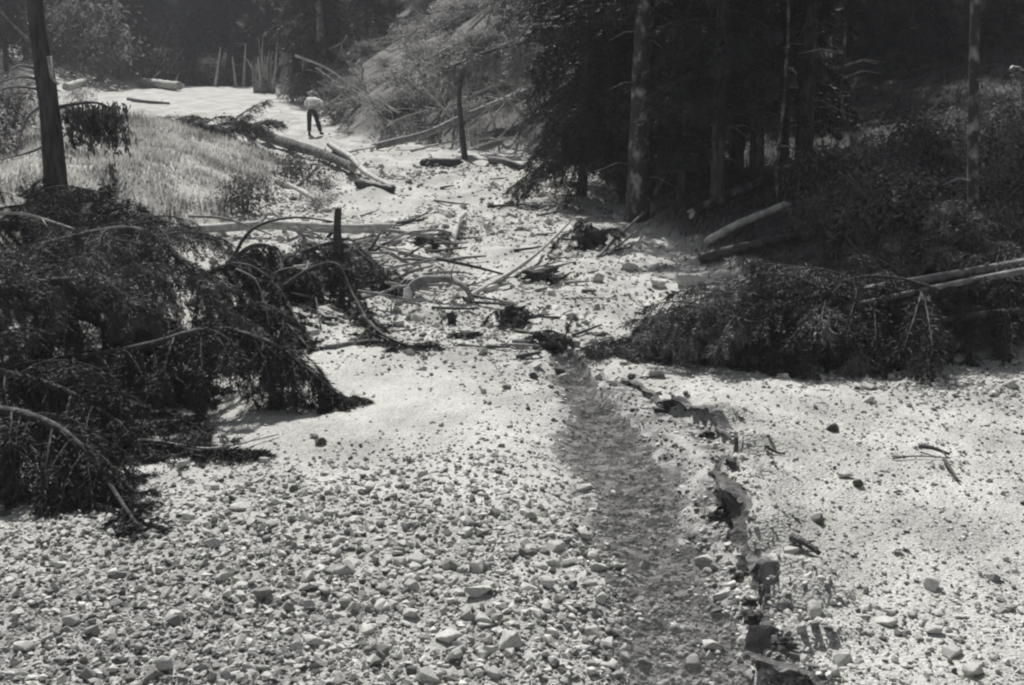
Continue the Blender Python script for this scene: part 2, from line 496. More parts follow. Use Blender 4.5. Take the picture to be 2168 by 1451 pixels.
def G(px, py, lift=0.0):
    """where the sight line of a photograph pixel meets the ground"""
    d = ray(px, py)
    Y = np.exp(np.linspace(math.log(4), math.log(150), 900))
    pts = CAM + d * (Y / d[1])[:, None]
    below = pts[:, 2] < H(pts[:, 0], pts[:, 1])
    i = int(np.argmax(below)) if below.any() else len(Y) - 1
    p = pts[i]
    if i > 0:
        a, b = pts[i - 1], pts[i]
        for _ in range(12):
            m = (a + b) / 2
            if m[2] < H(m[0], m[1]): b = m
            else: a = m
        p = b
    return np.array([p[0], p[1], float(H(p[0], p[1])) + lift])

V = np.stack([XX, YY, ZZ], -1).reshape(-1, 3)
ii, jj = np.meshgrid(np.arange(NR - 1), np.arange(NC - 1), indexing='ij')
A = ii * NC + jj
T = np.concatenate([np.stack([A, A + 1, A + NC + 1], -1).reshape(-1, 3), np.stack([A, A + NC + 1, A + NC], -1).reshape(-1, 3)])
gme = mesh("ground", V, T, True, [M["ground"]])
xf, yf = V[:, 0], V[:, 1]
def right_in(x, y):
    d, s, a = polydist(x, y, RBANK); return np.where(s > 0, d, -d)
def left_in(x, y):
    d, s, a = polydist(x, y, LSPUR)
    return np.where(inpoly(x, y, LSPUR + [(-60, LSPUR[-1][1]), (-60, LSPUR[0][1])]), d, -d)
def far_in(x, y):
    d, s, a = polydist(x, y, FARLEFT); return np.where((s < 0) & (y > 45), d, -d)
def edge_in(x, y):
    d, s, a = polydist(x, y, EDGE); return -s * d
nz = 0.5 * fbm(xf * 0.6, yf * 0.6, 3, 77)
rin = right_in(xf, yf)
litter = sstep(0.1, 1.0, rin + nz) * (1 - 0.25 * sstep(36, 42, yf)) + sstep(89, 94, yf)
turf = np.maximum(sstep(0.1, 0.9, left_in(xf, yf) + nz), sstep(0.1, 1.5, far_in(xf, yf) + nz))
ds, ss, als = polydist(xf, yf, STREAM)
wet_and_shade = 0.9 * (1 - sstep(0.5, 1.5, ds / np.interp(als, range(len(STREAM_W)), STREAM_W) + 0.25 * nz))
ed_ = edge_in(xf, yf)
wet_and_shade = np.maximum(wet_and_shade, 0.9 * sstep(-0.35, -0.12, ed_) * (1 - sstep(0.0, 0.10, ed_)) * (yf < 13.4))
wet_and_shade = np.maximum(wet_and_shade, 0.85 * gauss(xf, yf, -60, 1420, 3.4, 2.0) * sstep(-0.5, 0.3, nz + 0.1))  # lower left: shade of the deep stone gaps painted into the ground colour
for nm, arr in (("litter", litter), ("turf", turf), ("wet", wet_and_shade)):
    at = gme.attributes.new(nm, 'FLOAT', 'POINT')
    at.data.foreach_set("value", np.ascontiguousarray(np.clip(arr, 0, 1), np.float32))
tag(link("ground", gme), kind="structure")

# stream water: a strip that follows the channel
sp = smooth_path([(x, y, 0) for x, y in STREAM], 420)
tn = unit(np.gradient(sp, axis=0)); nr = np.stack([tn[:, 1], -tn[:, 0], 0 * tn[:, 0]], -1)
ww = np.interp(np.linspace(0, 1, 420), np.linspace(0, 1, len(STREAM_W)), STREAM_W) * 1.9
cs = np.linspace(-1, 1, 64)
WV = sp[:, None] + nr[:, None] * (ww[:, None] * cs[None])[..., None]
bedz = np.array([H(sp[:, 0] + nr[:, 0] * w, sp[:, 1] + nr[:, 1] * w) for w in (-0.2, 0, 0.2)]).mean(0)
ker = np.ones(41) / 41
bedz = np.convolve(np.pad(bedz, 20, mode='edge'), ker, mode='valid')
WV[..., 2] = bedz[:, None] + 0.042 + 0.012 * fbm(WV[..., 0] * 4.5, WV[..., 1] * 10, 3, 91) + 0.0035 * vnoise(WV[..., 0] * 12, WV[..., 1] * 27, seed=92)
ii, jj = np.meshgrid(np.arange(419), np.arange(63), indexing='ij'); A = ii * 64 + jj
T = np.concatenate([np.stack([A, A + 1, A + 65], -1).reshape(-1, 3), np.stack([A, A + 65, A + 64], -1).reshape(-1, 3)])
tag(link("stream", mesh("stream", WV.reshape(-1, 3), T, True, [M["water"]])), kind="structure")

# cut bank: crumbling undercut face where the flood bit into the terrace
M["soil"] = mat("damp_soil", 0.05, 0.20, 9, 0.9, 1.0, 40, tint=DIM)
ep = smooth_path([(x, y, 0) for x, y in EDGE[1:13]], 420)
et = unit(np.gradient(ep, axis=0)); en = np.stack([-et[:, 1], et[:, 0], 0 * et[:, 0]], -1)      # towards the terrace
oo = np.linspace(-0.45, 0.45, 91)
q = ep[:, None] + en[:, None] * oo[None, :, None]
f_ = oo[None] + edge_wobble(q[..., 0], q[..., 1])
os_ = oo[np.argmin(np.abs(f_ - 0.02), 1)]
os_ = np.convolve(np.pad(os_, 5, mode='edge'), np.ones(11) / 11, mode='valid')
ec = ep + en * os_[:, None]
top_z = H(ec[:, 0] + en[:, 0] * 0.22, ec[:, 1] + en[:, 1] * 0.22); foot_z = H(ec[:, 0] - en[:, 0] * 0.14, ec[:, 1] - en[:, 1] * 0.14)
hh = np.maximum(top_z - foot_z, 0.0)
prof_u = np.array([0.16, 0.06, -0.03, -0.05, -0.03, 0.015, 0.03, 0.02, -0.01, -0.07, -0.13]); prof_v = np.array([0.93, 1.0, 1.0, 0.94, 0.84, 0.70, 0.55, 0.38, 0.20, 0.06, -0.10])
NP_ = len(prof_u)
sal = np.arange(420)[:, None] * 0.06; pk = np.arange(NP_)[None]
nu = 0.045 * vnoise(sal * 1.1 + pk * 0, pk * 0.55 + sal * 0, seed=201) + 0.03 * vnoise(sal * 3.1, pk * 1.1 + 0 * sal, seed=202) + 0.018 * vnoise(sal * 8, pk * 2.3 + 0 * sal, seed=203)
uu = prof_u[None] * np.minimum(1, hh / 0.2)[:, None] + nu
vv_ = foot_z[:, None] + hh[:, None] * prof_v[None] + 0.02 * vnoise(sal * 5, pk * 1.7 + 0 * sal, seed=204)
vv_[:, 0] -= 0.04
BV = ec[:, None] + en[:, None] * uu[..., None]; BV[..., 2] = vv_
ii, jj = np.meshgrid(np.arange(419), np.arange(NP_ - 1), indexing='ij'); A = ii * NP_ + jj
keepq = (hh[:-1] > 0.05)[:, None] & np.ones(NP_ - 1, bool)[None]
A = A[keepq]
T = np.concatenate([np.stack([A, A + 1, A + NP_ + 1], -1), np.stack([A, A + NP_ + 1, A + NP_], -1)])
tag(link("cut_bank", mesh("cut_bank", BV.reshape(-1, 3), T, False, [M["soil"]])), "dark crumbling cut bank along the right side of the stream", "bank")

# ------------------------------------------------------------------ stones
def hull_stone(seed, n, flat, irregular=0.25):
    r = np.random.default_rng(seed)
    p = unit(r.normal(size=(n, 3)))
    p = np.sign(p) * np.abs(p) ** 0.75
    p *= (1 - irregular * r.random((n, 1)))
    p *= np.array([1.0, r.uniform(0.6, 0.9), flat * r.uniform(0.75, 1.25)]) * 0.5
    bm = bmesh.new()
    for q in p: bm.verts.new(q)
    res = bmesh.ops.convex_hull(bm, input=bm.verts)
    bmesh.ops.delete(bm, geom=[g for g in res["geom_interior"] if isinstance(g, bmesh.types.BMVert)], context='VERTS')
    bmesh.ops.triangulate(bm, faces=bm.faces)
    bm.verts.index_update()
    V = np.array([v.co[:] for v in bm.verts]); T = np.array([[v.index for v in f.verts] for f in bm.faces])
    bm.free()
    return V, T
SMALL = [hull_stone(100 + k, 11, 0.34 + 0.16 * (k % 3)) for k in range(20)]
def cut_stone(seed, sub, flat, soft=90, rough=0.03):
    """a stone bounded by random planes whose edges are worn round"""
    r = np.random.default_rng(seed)
    bm = bmesh.new(); bmesh.ops.create_icosphere(bm, subdivisions=sub, radius=1)
    D = unit(np.array([v.co[:] for v in bm.verts])); T = np.array([[v.index for v in f.verts] for f in bm.faces]); bm.free()
    npl = r.integers(12, 19)
    n = unit(r.normal(size=(npl, 3)) * [1, 1, 1.3]); d = r.uniform(0.55, 0.9, npl)
    q = np.maximum(D @ n.T, 1e-3) / d
    rad = 1.0 / (np.sum(q ** soft, 1) + 0.9 ** soft) ** (1.0 / soft)
    V = D * rad[:, None]
    V *= (1 + rough * vnoise(V[:, 0] * 4 + seed, V[:, 1] * 4, V[:, 2] * 4, seed) + rough * 0.6 * vnoise(V[:, 0] * 11, V[:, 1] * 11, V[:, 2] * 11, seed + 1))[:, None]
    return V * np.array([0.56, 0.56 * r.uniform(0.6, 0.95), 0.56 * flat]), T
def slab_stone(seed, n, flat):
    """a broken slab: convex, sharp, with its edges knocked off"""
    V, T = hull_stone(seed, n, flat, 0.3)
    bm = bmesh.new()
    vv = [bm.verts.new(v) for v in V]
    for t in T: bm.faces.new([vv[i] for i in t])
    bmesh.ops.dissolve_limit(bm, angle_limit=0.16, verts=bm.verts, edges=bm.edges)
    bmesh.ops.bevel(bm, geom=list(bm.edges), offset=0.022, segments=1, affect='EDGES', profile=0.5)
    bmesh.ops.triangulate(bm, faces=bm.faces)
    bm.verts.index_update()
    V = np.array([v.co[:] for v in bm.verts]); T = np.array([[v.index for v in f.verts] for f in bm.faces]); bm.free()
    return V * 1.1, T
LARGE = [slab_stone(300 + k, 15, 0.34 + 0.14 * (k % 4)) for k in range(24)]
MID = [hull_stone(500 + k, 17, 0.32 + 0.14 * (k % 4), 0.3) for k in range(20)]

def zones(x, y):
    """how thickly the stones lie, and how coarse they are"""
    q = 0.5 + 0.5 * fbm(x * 0.5, y * 0.4, 3, 55)
    dens = 0.18 + 0.45 * q
    coarse = 0.75 + 0.25 * q
    cob = (gauss(x, y, 250, 1300, 3.2, 2.0) + gauss(x, y, 1000, 1280, 1.8, 2.2) + 0.8 * gauss(x, y, 700, 1150, 2.6, 1.8)
           + gauss(x, y, 2050, 830, 1.9, 0.9) + gauss(x, y, 1850, 800, 1.2, 0.45) + 0.8 * gauss(x, y, 950, 680, 1.9, 1.9)
           + 0.6 * gauss(x, y, 1380, 590, 1.8, 3.0) + 0.5 * gauss(x, y, 1950, 1340, 1.4, 0.5))
    sandy = (gauss(x, y, 480, 880, 1.0, 1.0) + gauss(x, y, 800, 850, 1.6, 1.4) + 0.45 * gauss(x, y, 1850, 1180, 1.8, 1.3) + 0.3 * gauss(x, y, 1650, 1080, 0.7, 2.0)
             + 0.7 * gauss(x, y, 1650, 830, 1.6, 0.9) + 0.5 * gauss(x, y, 900, 400, 3.2, 6) + 0.6 * gauss(x, y, 1000, 1090, 0.8, 0.6)
             + 0.4 * gauss(x, y, 2000, 980, 1.5, 1.2) + gauss(x, y, 500, 240, 12, 20))
    dens = np.clip(dens + 0.7 * cob - 0.6 * sandy, 0.05, 1)
    coarse = np.clip(coarse + 0.7 * cob - 0.35 * sandy, 0.4, 1.7)
    ds, ss, als = polydist(x, y, STREAM)
    inw = 1 - sstep(0.8, 1.1, ds / np.interp(als, range(len(STREAM_W)), STREAM_W))
    dens = np.maximum(dens, 0.75 * inw); coarse = coarse * (1 - 0.1 * inw)
    dens = dens * (1 - sstep(0.1, 0.7, right_in(x, y))) * (1 - sstep(0.05, 0.5, left_in(x, y)))
    dens = np.where((edge_in(x, y) > 0) & (y < 14), np.maximum(dens, 0.40), dens)
    dens = np.where((y > 14) & (y < 34) & (right_in(x, y) < 0) & (left_in(x, y) < 0), np.maximum(dens, 0.42), dens)
    # fresh broken bank below the terrace edge
    ed = np.abs(edge_in(x, y))
    bank = (1 - sstep(0.05, 0.35, ed)) * (y < 13.5)
    dens = np.clip(dens + 0.5 * bank, 0, 1)
    coarse = coarse + 0.35 * bank
    return dens, coarse

HEROES = [
    (510, 1078, 62, 0.42, "stone_pale", "flat pale slab alone on the gravel right of the left spruce tip"),
    (1012, 1258, 84, 0.40, "stone_pale", "largest flat white slab in the lower middle foreground"),
    (930, 1232, 48, 0.45, "stone_pale", "small flat white stone just left of the largest white slab"),
    (1268, 1205, 54, 0.45, "stone_pale", "white wedge-shaped stone at the left edge of the stream"),
    (1206, 1196, 62, 0.38, "stone_pale", "flat white stone left of the wedge-shaped stone by the stream"),
    (1150, 1203, 44, 0.5, "stone_pale", "pale pointed stone third from the stream edge"),
    (1238, 1038, 58, 0.35, "stone_pale", "long flat pale stone jutting into the stream"),
    (1176, 1162, 58, 0.6, "stone_pale", "bright white lump of stone above the row of flat stones by the stream"),
    (942, 1352, 86, 0.6, "stone_pale", "big white broken block near the bottom edge"),
    (872, 1305, 50, 0.6, "stone_pale", "white block just above the big broken block near the bottom edge"),
    (1490, 1192, 64, 0.5, "stone", "grey boulder at the foot of the right stream bank"),
    (1568, 1190, 56, 0.4, "stone_pale", "flat pale slab lying on the crest of the right stream bank"),
    (1500, 1215, 34, 0.6, "stone_pale", "small white stone in the water below the grey boulder"),
    (1762, 912, 42, 0.85, "stone_dark", "dark rounded rock on the gravel terrace below the fallen spruce"),
    (1815, 1030, 32, 0.9, "stone_dark", "dark upright rock in the middle of the right terrace"),
    (1790, 1010, 44, 0.4, "stone_pale", "pale flat stone behind the dark upright rock"),
    (678, 940, 34, 0.8, "stone_dark", "dark round rock on the pale sand right of the fallen branch"),
    (665, 925, 28, 0.7, "stone_pale", "pale stone touching the dark round rock"),
    (885, 682, 52, 0.75, "stone_pale", "pale rounded boulder below the bent log"),
    (842, 690, 40, 0.6, "stone_pale", "pale stone left of the rounded boulder below the bent log"),
    (1130, 800, 26, 0.9, "stone_dark", "dark egg-shaped rock on the bed above the stream head"),
    (1186, 790, 36, 0.6, "stone_dark", "dark flat rock right of the egg-shaped rock"),
    (1335, 800, 30, 0.6, "stone_dark", "dark rock just in front of the right fallen spruce tip"),
    (1732, 790, 36, 1.0, "stone_pale", "pale rounded rock under the edge of the right fallen spruce"),
    (2030, 768, 48, 0.85, "stone", "grey rounded boulder beneath the right fallen spruce"),
    (1462, 604, 96, 0.5, "stone_pale", "large pale boulder at the forest edge above the right spruce"),
    (1395, 606, 54, 0.5, "stone_pale", "pale boulder left of the large boulder at the forest edge"),
    (1335, 568, 50, 0.5, "stone_pale", "pale block below the leaning poles at the forest edge"),
    (1255, 750, 50, 0.6, "stone_pale", "pale stone beside the tip of the right fallen spruce"),
    (1218, 730, 46, 0.6, "stone_pale", "pale rounded stone left of the right spruce tip"),
    (1785, 1408, 58, 0.8, "stone_pale", "white pointed stone at the bottom edge right of the stream bank"),
    (2015, 1385, 60, 0.5, "stone_pale", "flat white stone near the lower right corner"),
    (1870, 1320, 70, 0.5, "stone_pale", "flat pale slab on the lower part of the right terrace"),
    (1980, 1340, 56, 0.5, "stone_pale", "pale block right of the slab on the lower terrace"),
    (150, 1320, 60, 0.6, "stone_pale", "largest pale cobble near the lower left corner"),
]
HERO_P = [G(h[0], h[1]) for h in HEROES]
NCAND = 101000
cy = 4.9 * (1 - rng.random(NCAND) * (1 - (4.9 / 62) ** 1.0)) ** (-1 / 1.0)
cx = (rng.random(NCAND) * 2 - 1) * (0.51 * cy + 0.7)
dens, coarse = zones(cx, cy)
keep = rng.random(NCAND) < dens
for h, hp in zip(HEROES, HERO_P):
    hw = h[2] / F * math.hypot(hp[1], 3)
    keep &= ((cx - hp[0]) / (0.36 * hw)) ** 2 + ((cy - hp[1] + 0.1 * hw) / (0.45 * hw)) ** 2 > 1
cx, cy, coarse = cx[keep], cy[keep], coarse[keep]
n = len(cx)
dmin = 0.0026 * np.maximum(cy, 7.0) * 1.15
dia = dmin * (1 - rng.random(n)) ** (-1 / 2.0) * (0.5 + 0.45 * coarse)
cap = (0.050 * coarse + 0.020 + 0.0015 * cy + 0.004 * np.clip(cy - 14, 0, 30)) * rng.uniform(0.75, 1.2, n)
dia = np.where(dia > cap, cap * rng.uniform(0.6, 1, n), dia)
slab = rng.random(n) < 0.030 * gauss(cx, cy, 1040, 1250, 1.5, 1.9) + 0.008 * gauss(cx, cy, 500, 1150, 2.4, 2.2) + 0.010 * gauss(cx, cy, 1900, 1330, 1.5, 0.9) + 0.07 * gauss(cx, cy, 2060, 830, 1.5, 0.75) + 0.05 * gauss(cx, cy, 1850, 795, 0.9, 0.4)
dia = np.where(slab, rng.uniform(0.09, 0.19, n), dia)
tone = np.where(rng.random(n) < 0.30 + 0.25 * gauss(cx, cy, 0, 1380, 3.4, 1.9), rng.uniform(0, 0.25, n), np.clip(rng.normal(0.78, 0.2, n), 0, 1))
yaw = rng.random(n) * 2 * math.pi; tx, ty = rng.normal(0, 0.30, n), rng.normal(0, 0.30, n)
def rotm(yaw, a, b):
    c, s = np.cos(yaw), np.sin(yaw); ca, sa = np.cos(a), np.sin(a); cb, sb = np.cos(b), np.sin(b)
    o, z = np.ones_like(c), np.zeros_like(c)
    Rz = np.stack([np.stack([c, -s, z], -1), np.stack([s, c, z], -1), np.stack([z, z, o], -1)], -2)
    Rx = np.stack([np.stack([o, z, z], -1), np.stack([z, ca, -sa], -1), np.stack([z, sa, ca], -1)], -2)
    Ry = np.stack([np.stack([cb, z, sb], -1), np.stack([z, o, z], -1), np.stack([-sb, z, cb], -1)], -2)
    return Rz @ Rx @ Ry
R = rotm(yaw, tx, ty)
# laid by the flood: tipped up and down stream
imb = rng.normal(-0.06, 0.34, n)
imb = np.where(slab, imb * 0.4, imb)
R = rotm(np.zeros(n), imb, np.zeros(n)) @ R
cz = H(cx, cy) + dia * rng.uniform(-0.08, 0.22, n)
ppx, ppy, dep = project(np.stack([cx, cy, cz], -1))
size_px = dia / dep * F
hidden = (ppx < 20) | (ppx > 2150) | (ppy > 1435) | ((ppx < 330) & (ppy < 1090)) | ((ppx < 720) & (ppy < 850)) | ((ppx > 1300) & (ppy < 770))
order = np.argsort(-np.where(hidden, 0, size_px))
NSOLO = 265
solo = order[:NSOLO]; rest = order[NSOLO:]

# flood rubble further up the channel
nb2 = 17000
by = rng.uniform(12.5, 36, nb2) ** 1.0; bx = rng.uniform(-7, 4.5, nb2)
lump = 0.5 + 0.5 * fbm(bx * 0.55, by * 0.45, 3, 71)
ok = (right_in(bx, by) < 0.2) & (left_in(bx, by) < 0.1) & (np.abs(bx) < 0.5 * by + 0.5) & (rng.random(nb2) < sstep(0.30, 0.62, lump) * (1 - 0.85 * np.minimum(1, gauss(bx, by, 650, 850, 1.8, 1.3) + gauss(bx, by, 800, 850, 1.6, 1.4))))
bx, by = bx[ok], by[ok]; m2_ = len(bx)
bd_ = np.minimum(0.05 * (1 - rng.random(m2_)) ** (-1 / 1.9), 0.34) * (0.7 + 0.012 * by)
vs0, ts0, tn0, off0 = [], [], [], 0
RB = rotm(np.zeros(m2_), rng.normal(-0.05, 0.3, m2_), np.zeros(m2_)) @ rotm(rng.random(m2_) * 6.28, rng.normal(0, 0.3, m2_), rng.normal(0, 0.3, m2_))
kb = rng.integers(0, len(SMALL), m2_)
bz = H(bx, by) + bd_ * rng.uniform(-0.1, 0.15, m2_)
for k, (pv, pt) in enumerate(SMALL):
    sel = np.where(kb == k)[0]
    v = np.einsum('nij,vj->nvi', RB[sel], pv) * bd_[sel][:, None, None] + np.stack([bx[sel], by[sel], bz[sel]], -1)[:, None]
    vs0.append(v.reshape(-1, 3)); ts0.append((pt[None] + (np.arange(len(sel)) * len(pv))[:, None, None] + off0).reshape(-1, 3)); off0 += len(sel) * len(pv)
    tn0.append(np.repeat(np.clip(rng.normal(0.6, 0.28, len(sel)), 0, 1), len(pv)))
rme = mesh("rubble", np.concatenate(vs0), np.concatenate(ts0), False, [M["gravel"]])
at = rme.attributes.new("tone", 'FLOAT', 'POINT'); at.data.foreach_set("value", np.concatenate(tn0).astype(np.float32))
tag(link("rubble", rme), "coarse flood rubble strewn up the middle of the channel", "rubble", kind="stuff")

vs, ts, tones, off = [], [], [], 0
kind = rng.integers(0, len(SMALL), n)
mids = rest[(size_px[rest] > 15) & ~hidden[rest]][:6000]
kind[mids] = len(SMALL) + rng.integers(0, len(MID), len(mids))
for k, (pv, pt) in enumerate(SMALL + MID):
    sel = rest[kind[rest] == k]
    v = np.einsum('nij,vj->nvi', R[sel], pv) * dia[sel][:, None, None] + np.stack([cx[sel], cy[sel], cz[sel]], -1)[:, None]
    vs.append(v.reshape(-1, 3)); ts.append((pt[None] + (np.arange(len(sel)) * len(pv))[:, None, None] + off).reshape(-1, 3))
    tones.append(np.repeat(tone[sel], len(pv))); off += len(sel) * len(pv)
gr = mesh("gravel", np.concatenate(vs), np.concatenate(ts), False, [M["gravel"]])
at = gr.attributes.new("tone", 'FLOAT', 'POINT'); at.data.foreach_set("value", np.concatenate(tones).astype(np.float32))
tag(link("gravel", gr), "loose pale gravel and small stones strewn over the stream bed", "gravel", kind="stuff")

LARGE_ME = {}
def large_mesh(k, mname):
    if (k, mname) not in LARGE_ME:
        V, T = LARGE[k]
        LARGE_ME[(k, mname)] = mesh("stone", V, T, False, [M[mname]])
    return LARGE_ME[(k, mname)]
def region(x, y, px, py):
    if px > 1690 and py < 950: return "angular stone in the cobble band below the fallen spruce on the right", "cobbles below the spruce"
    if edge_in(x, y) > 0:
        return ("loose stone on the far half of the gravel terrace right of the stream" if py < 1150 else "loose stone on the near end of the gravel terrace right of the stream"), "stones on the right terrace"
    if px < 620:
        if py > 1300: return "cobble along the bottom edge in the lower left corner", "cobbles in the lower left"
        if py > 1180: return "cobble in the lower left between the bottom edge and the left spruce tip", "cobbles in the lower left"
        return "cobble on the gravel just below the left spruce tip", "cobbles in the lower left"
    if py > 1300: return "loose angular stone along the bottom edge left of the stream", "stones left of the stream"
    if py > 1130: return "loose angular stone around the flat white slabs left of the stream", "stones left of the stream"
    if py > 950: return "loose angular stone on the gravel above the flat white slabs left of the stream", "stones left of the stream"
    return "small stone on the gravel in the middle of the stream bed", "stones on the middle bed"
for i in solo:
    o = link("stone", large_mesh(int(rng.integers(0, 24)), "stone_pale" if slab[i] and rng.random() < 0.6 else "stone_dim" if rng.random() < 0.6 * float(gauss(cx[i], cy[i], 0, 1380, 3.4, 1.9)) else "stone"))
    o.location = (cx[i], cy[i], cz[i]); o.scale = (dia[i],) * 3
    o.rotation_euler = Matrix(R[i].tolist()).to_euler()
    lb, g = region(cx[i], cy[i], ppx[i], ppy[i])
    tag(o, lb, "stone", g)

def hero_stone(px, py, wpx, hk, mname, label, k, yaw=0.0, tilt=0.0, sink=0.15):
    p = G(px, py)
    w = 0.86 * wpx / F * math.hypot(p[1], 3); hk = hk * 0.8
    o = link("stone" if wpx * p[1] / F < 0.45 else "boulder", large_mesh(k, mname))
    zs = w * hk / np.ptp(LARGE[k][0][:, 2])
    o.location = (p[0], p[1], p[2] + w * hk * sink + 0.012)
    o.scale = (w, w * 0.9, zs); o.rotation_euler = (tilt, 0.08, yaw)
    return tag(o, label, "stone")
for k, h in enumerate(HEROES):
    hero_stone(h[0], h[1], h[2], h[3], h[4], h[5], (k * 5) % 24, yaw=0.5 * math.sin(k * 2.1), tilt=0.15 * math.sin(k * 3.7))

# ------------------------------------------------------------------ spruce foliage
def clip_ground(p, gap=0.02):
    g = H(p[..., 0], p[..., 1]) + gap
    p[..., 2] = np.maximum(p[..., 2], g)
    return p

def spruce_branch(base, d0, length, sag, ground=True, spacing=0.026, tw=0.42, blade=0.078, bw=0.0125, dense=1.0, hang=0.5, coarse=1.0):
    """one bough: the stem path and its needle triangles"""
    nseg = 9
    p = [np.array(base, float)]; d = unit(d0)
    for k in range(nseg):
        d = unit(d + np.array([0, 0, -sag / nseg]) + rng.normal(0, 0.05, 3))
        p.append(p[-1] + d * length / nseg)
    p = np.array(p)
    if ground: p = clip_ground(p, 0.03)
    nt = max(4, int(length / spacing * dense))
    u = np.sort(rng.random(nt)) * 0.93 + 0.07
    idx = u * nseg; i = np.minimum(idx.astype(int), nseg - 1); f = (idx - i)[:, None]
    b = p[i] * (1 - f) + p[i + 1] * f
    ax = unit(p[i + 1] - p[i])
    sd = unit(np.cross(ax, np.array([0, 0, 1.0])) + 1e-6)
    sgn = np.where(rng.random(nt) < 0.5, -1, 1)[:, None]
    L = tw * (0.45 + 0.75 * np.sin(np.clip(u, 0, 1) * math.pi * 0.85 + 0.25)) * rng.uniform(0.6, 1.15, nt) * min(1, 0.35 + length / 1.6)
    d1 = unit(ax * 0.75 + sd * sgn * rng.uniform(0.3, 1.0, (nt, 1)) + np.array([0, 0, -1.0]) * hang * rng.uniform(0.2, 1.3, (nt, 1)) + rng.normal(0, 0.15, (nt, 3)))
    mid = b + d1 * (L * 0.5)[:, None]
    d2 = unit(d1 + np.array([0, 0, -1.0]) * hang * 0.8)
    end = mid + d2 * (L * 0.5)[:, None]
    if ground: mid, end = clip_ground(mid), clip_ground(end)
    per = max(6, int(tw / 0.021 / coarse))
    s = (np.arange(per) + rng.random((nt, per))) / per
    q = np.where((s < 0.5)[..., None], b[:, None] + (mid - b)[:, None] * (2 * s)[..., None], mid[:, None] + (end - mid)[:, None] * (2 * s - 1)[..., None])
    dirs = np.where((s < 0.5)[..., None], d1[:, None], d2[:, None])
    q = q.reshape(-1, 3); dirs = dirs.reshape(-1, 3)
    perp = unit(np.cross(dirs, rand_unit(len(dirs))))
    bd = unit(dirs * 0.8 + perp * 0.75)
    m = len(q)
    V, T = blades(q, bd, blade * coarse * rng.uniform(0.6, 1.25, m), bw * coarse * rng.uniform(0.7, 1.3, m))
    # needles along the outer stem as well
    ns = int(length / 0.03 / coarse)
    us = 0.25 + 0.75 * rng.random(ns); idx = us * nseg; i = np.minimum(idx.astype(int), nseg - 1); f = (idx - i)[:, None]
    qs = p[i] * (1 - f) + p[i + 1] * f; axs = unit(p[i + 1] - p[i])
    bd = unit(axs * 0.7 + unit(np.cross(axs, rand_unit(ns))) * 0.8)
    V2, T2 = blades(qs, bd, blade * coarse * rng.uniform(0.7, 1.4, ns), bw * coarse)
    return p, np.vstack([V, V2]), np.vstack([T, T2 + len(V)])

def fallen_spruce(label, pts, r0, r1, nb, blen, tip_len=0.3, needles="needles", group=None, start=0.0, sag=0.9, tw=0.42, dense=1.0, coarse=1.0, up=0.5, hang=0.6, wood="bark", name="fallen_spruce", prof=0.7):
    path = smooth_path(pts, 26)
    path = np.stack([path[:, 0], path[:, 1], np.maximum(path[:, 2], H(path[:, 0], path[:, 1]) + 0.04)], -1)
    root = thing(name, label, "tree", tuple(path[-1]), group)
    V, T = tube(path, [r0, (r0 + r1) * 0.5, r1], 10, 0.12, len(label))
    part(root, "trunk", V, T, M[wood])
    n = len(path)
    for k in range(nb):
        t = start + (1 - start) * (k + rng.random()) / nb
        idx = t * (n - 1); i = min(int(idx), n - 2); b = path[i] + (path[i + 1] - path[i]) * (idx - i)
        ax = unit(path[i + 1] - path[i])
        a = rng.random() * 2 * math.pi
        s1 = unit(np.cross(ax, [0, 0, 1.0])); s2 = np.cross(s1, ax)
        rad = math.cos(a) * s1 + math.sin(a) * s2 * (up if math.sin(a) > 0 else 0.9)
        tt = (t - start) / (1 - start)
        L = (blen * (1 - tt) ** prof + tip_len) * rng.uniform(0.7, 1.2)
        p, nv, ntri = spruce_branch(b, unit(rad + ax * rng.uniform(0.35, 0.9)), L, sag, True, tw=tw * (0.55 + 0.45 * (1 - tt)), dense=dense, hang=hang, coarse=coarse)
        r = max(0.005, 0.014 * L)
        V, T = tube(p, [r, r * 0.3], 5)
        br = part(root, "branch", V, T, M["bark"])
        part(root, "needles", nv, ntri, M[needles], False, br)
    sp_ = MB()
    for k in range(int(nb * 0.9)):
        t = max(0.0, start - 0.05) + (1 - max(0.0, start - 0.05)) * rng.random(); i = min(int(t * (n - 1)), n - 2)
        ax = unit(path[i + 1] - path[i]); b = path[i] + (path[i + 1] - path[i]) * rng.random()
        p, nv, ntri = spruce_branch(b, unit(np.cross(ax, rand_unit(1)[0]) + 0.8 * ax), rng.uniform(0.15, 0.4) * (0.5 + blen * 0.5), sag, True, tw=0.2, hang=hang, coarse=coarse)
        sp_.add(nv, ntri)
    part(root, "shoots", *sp_.get(), M[needles], False)["kind"] = "stuff"
    return root

LG = "spruces fallen from the left bank"
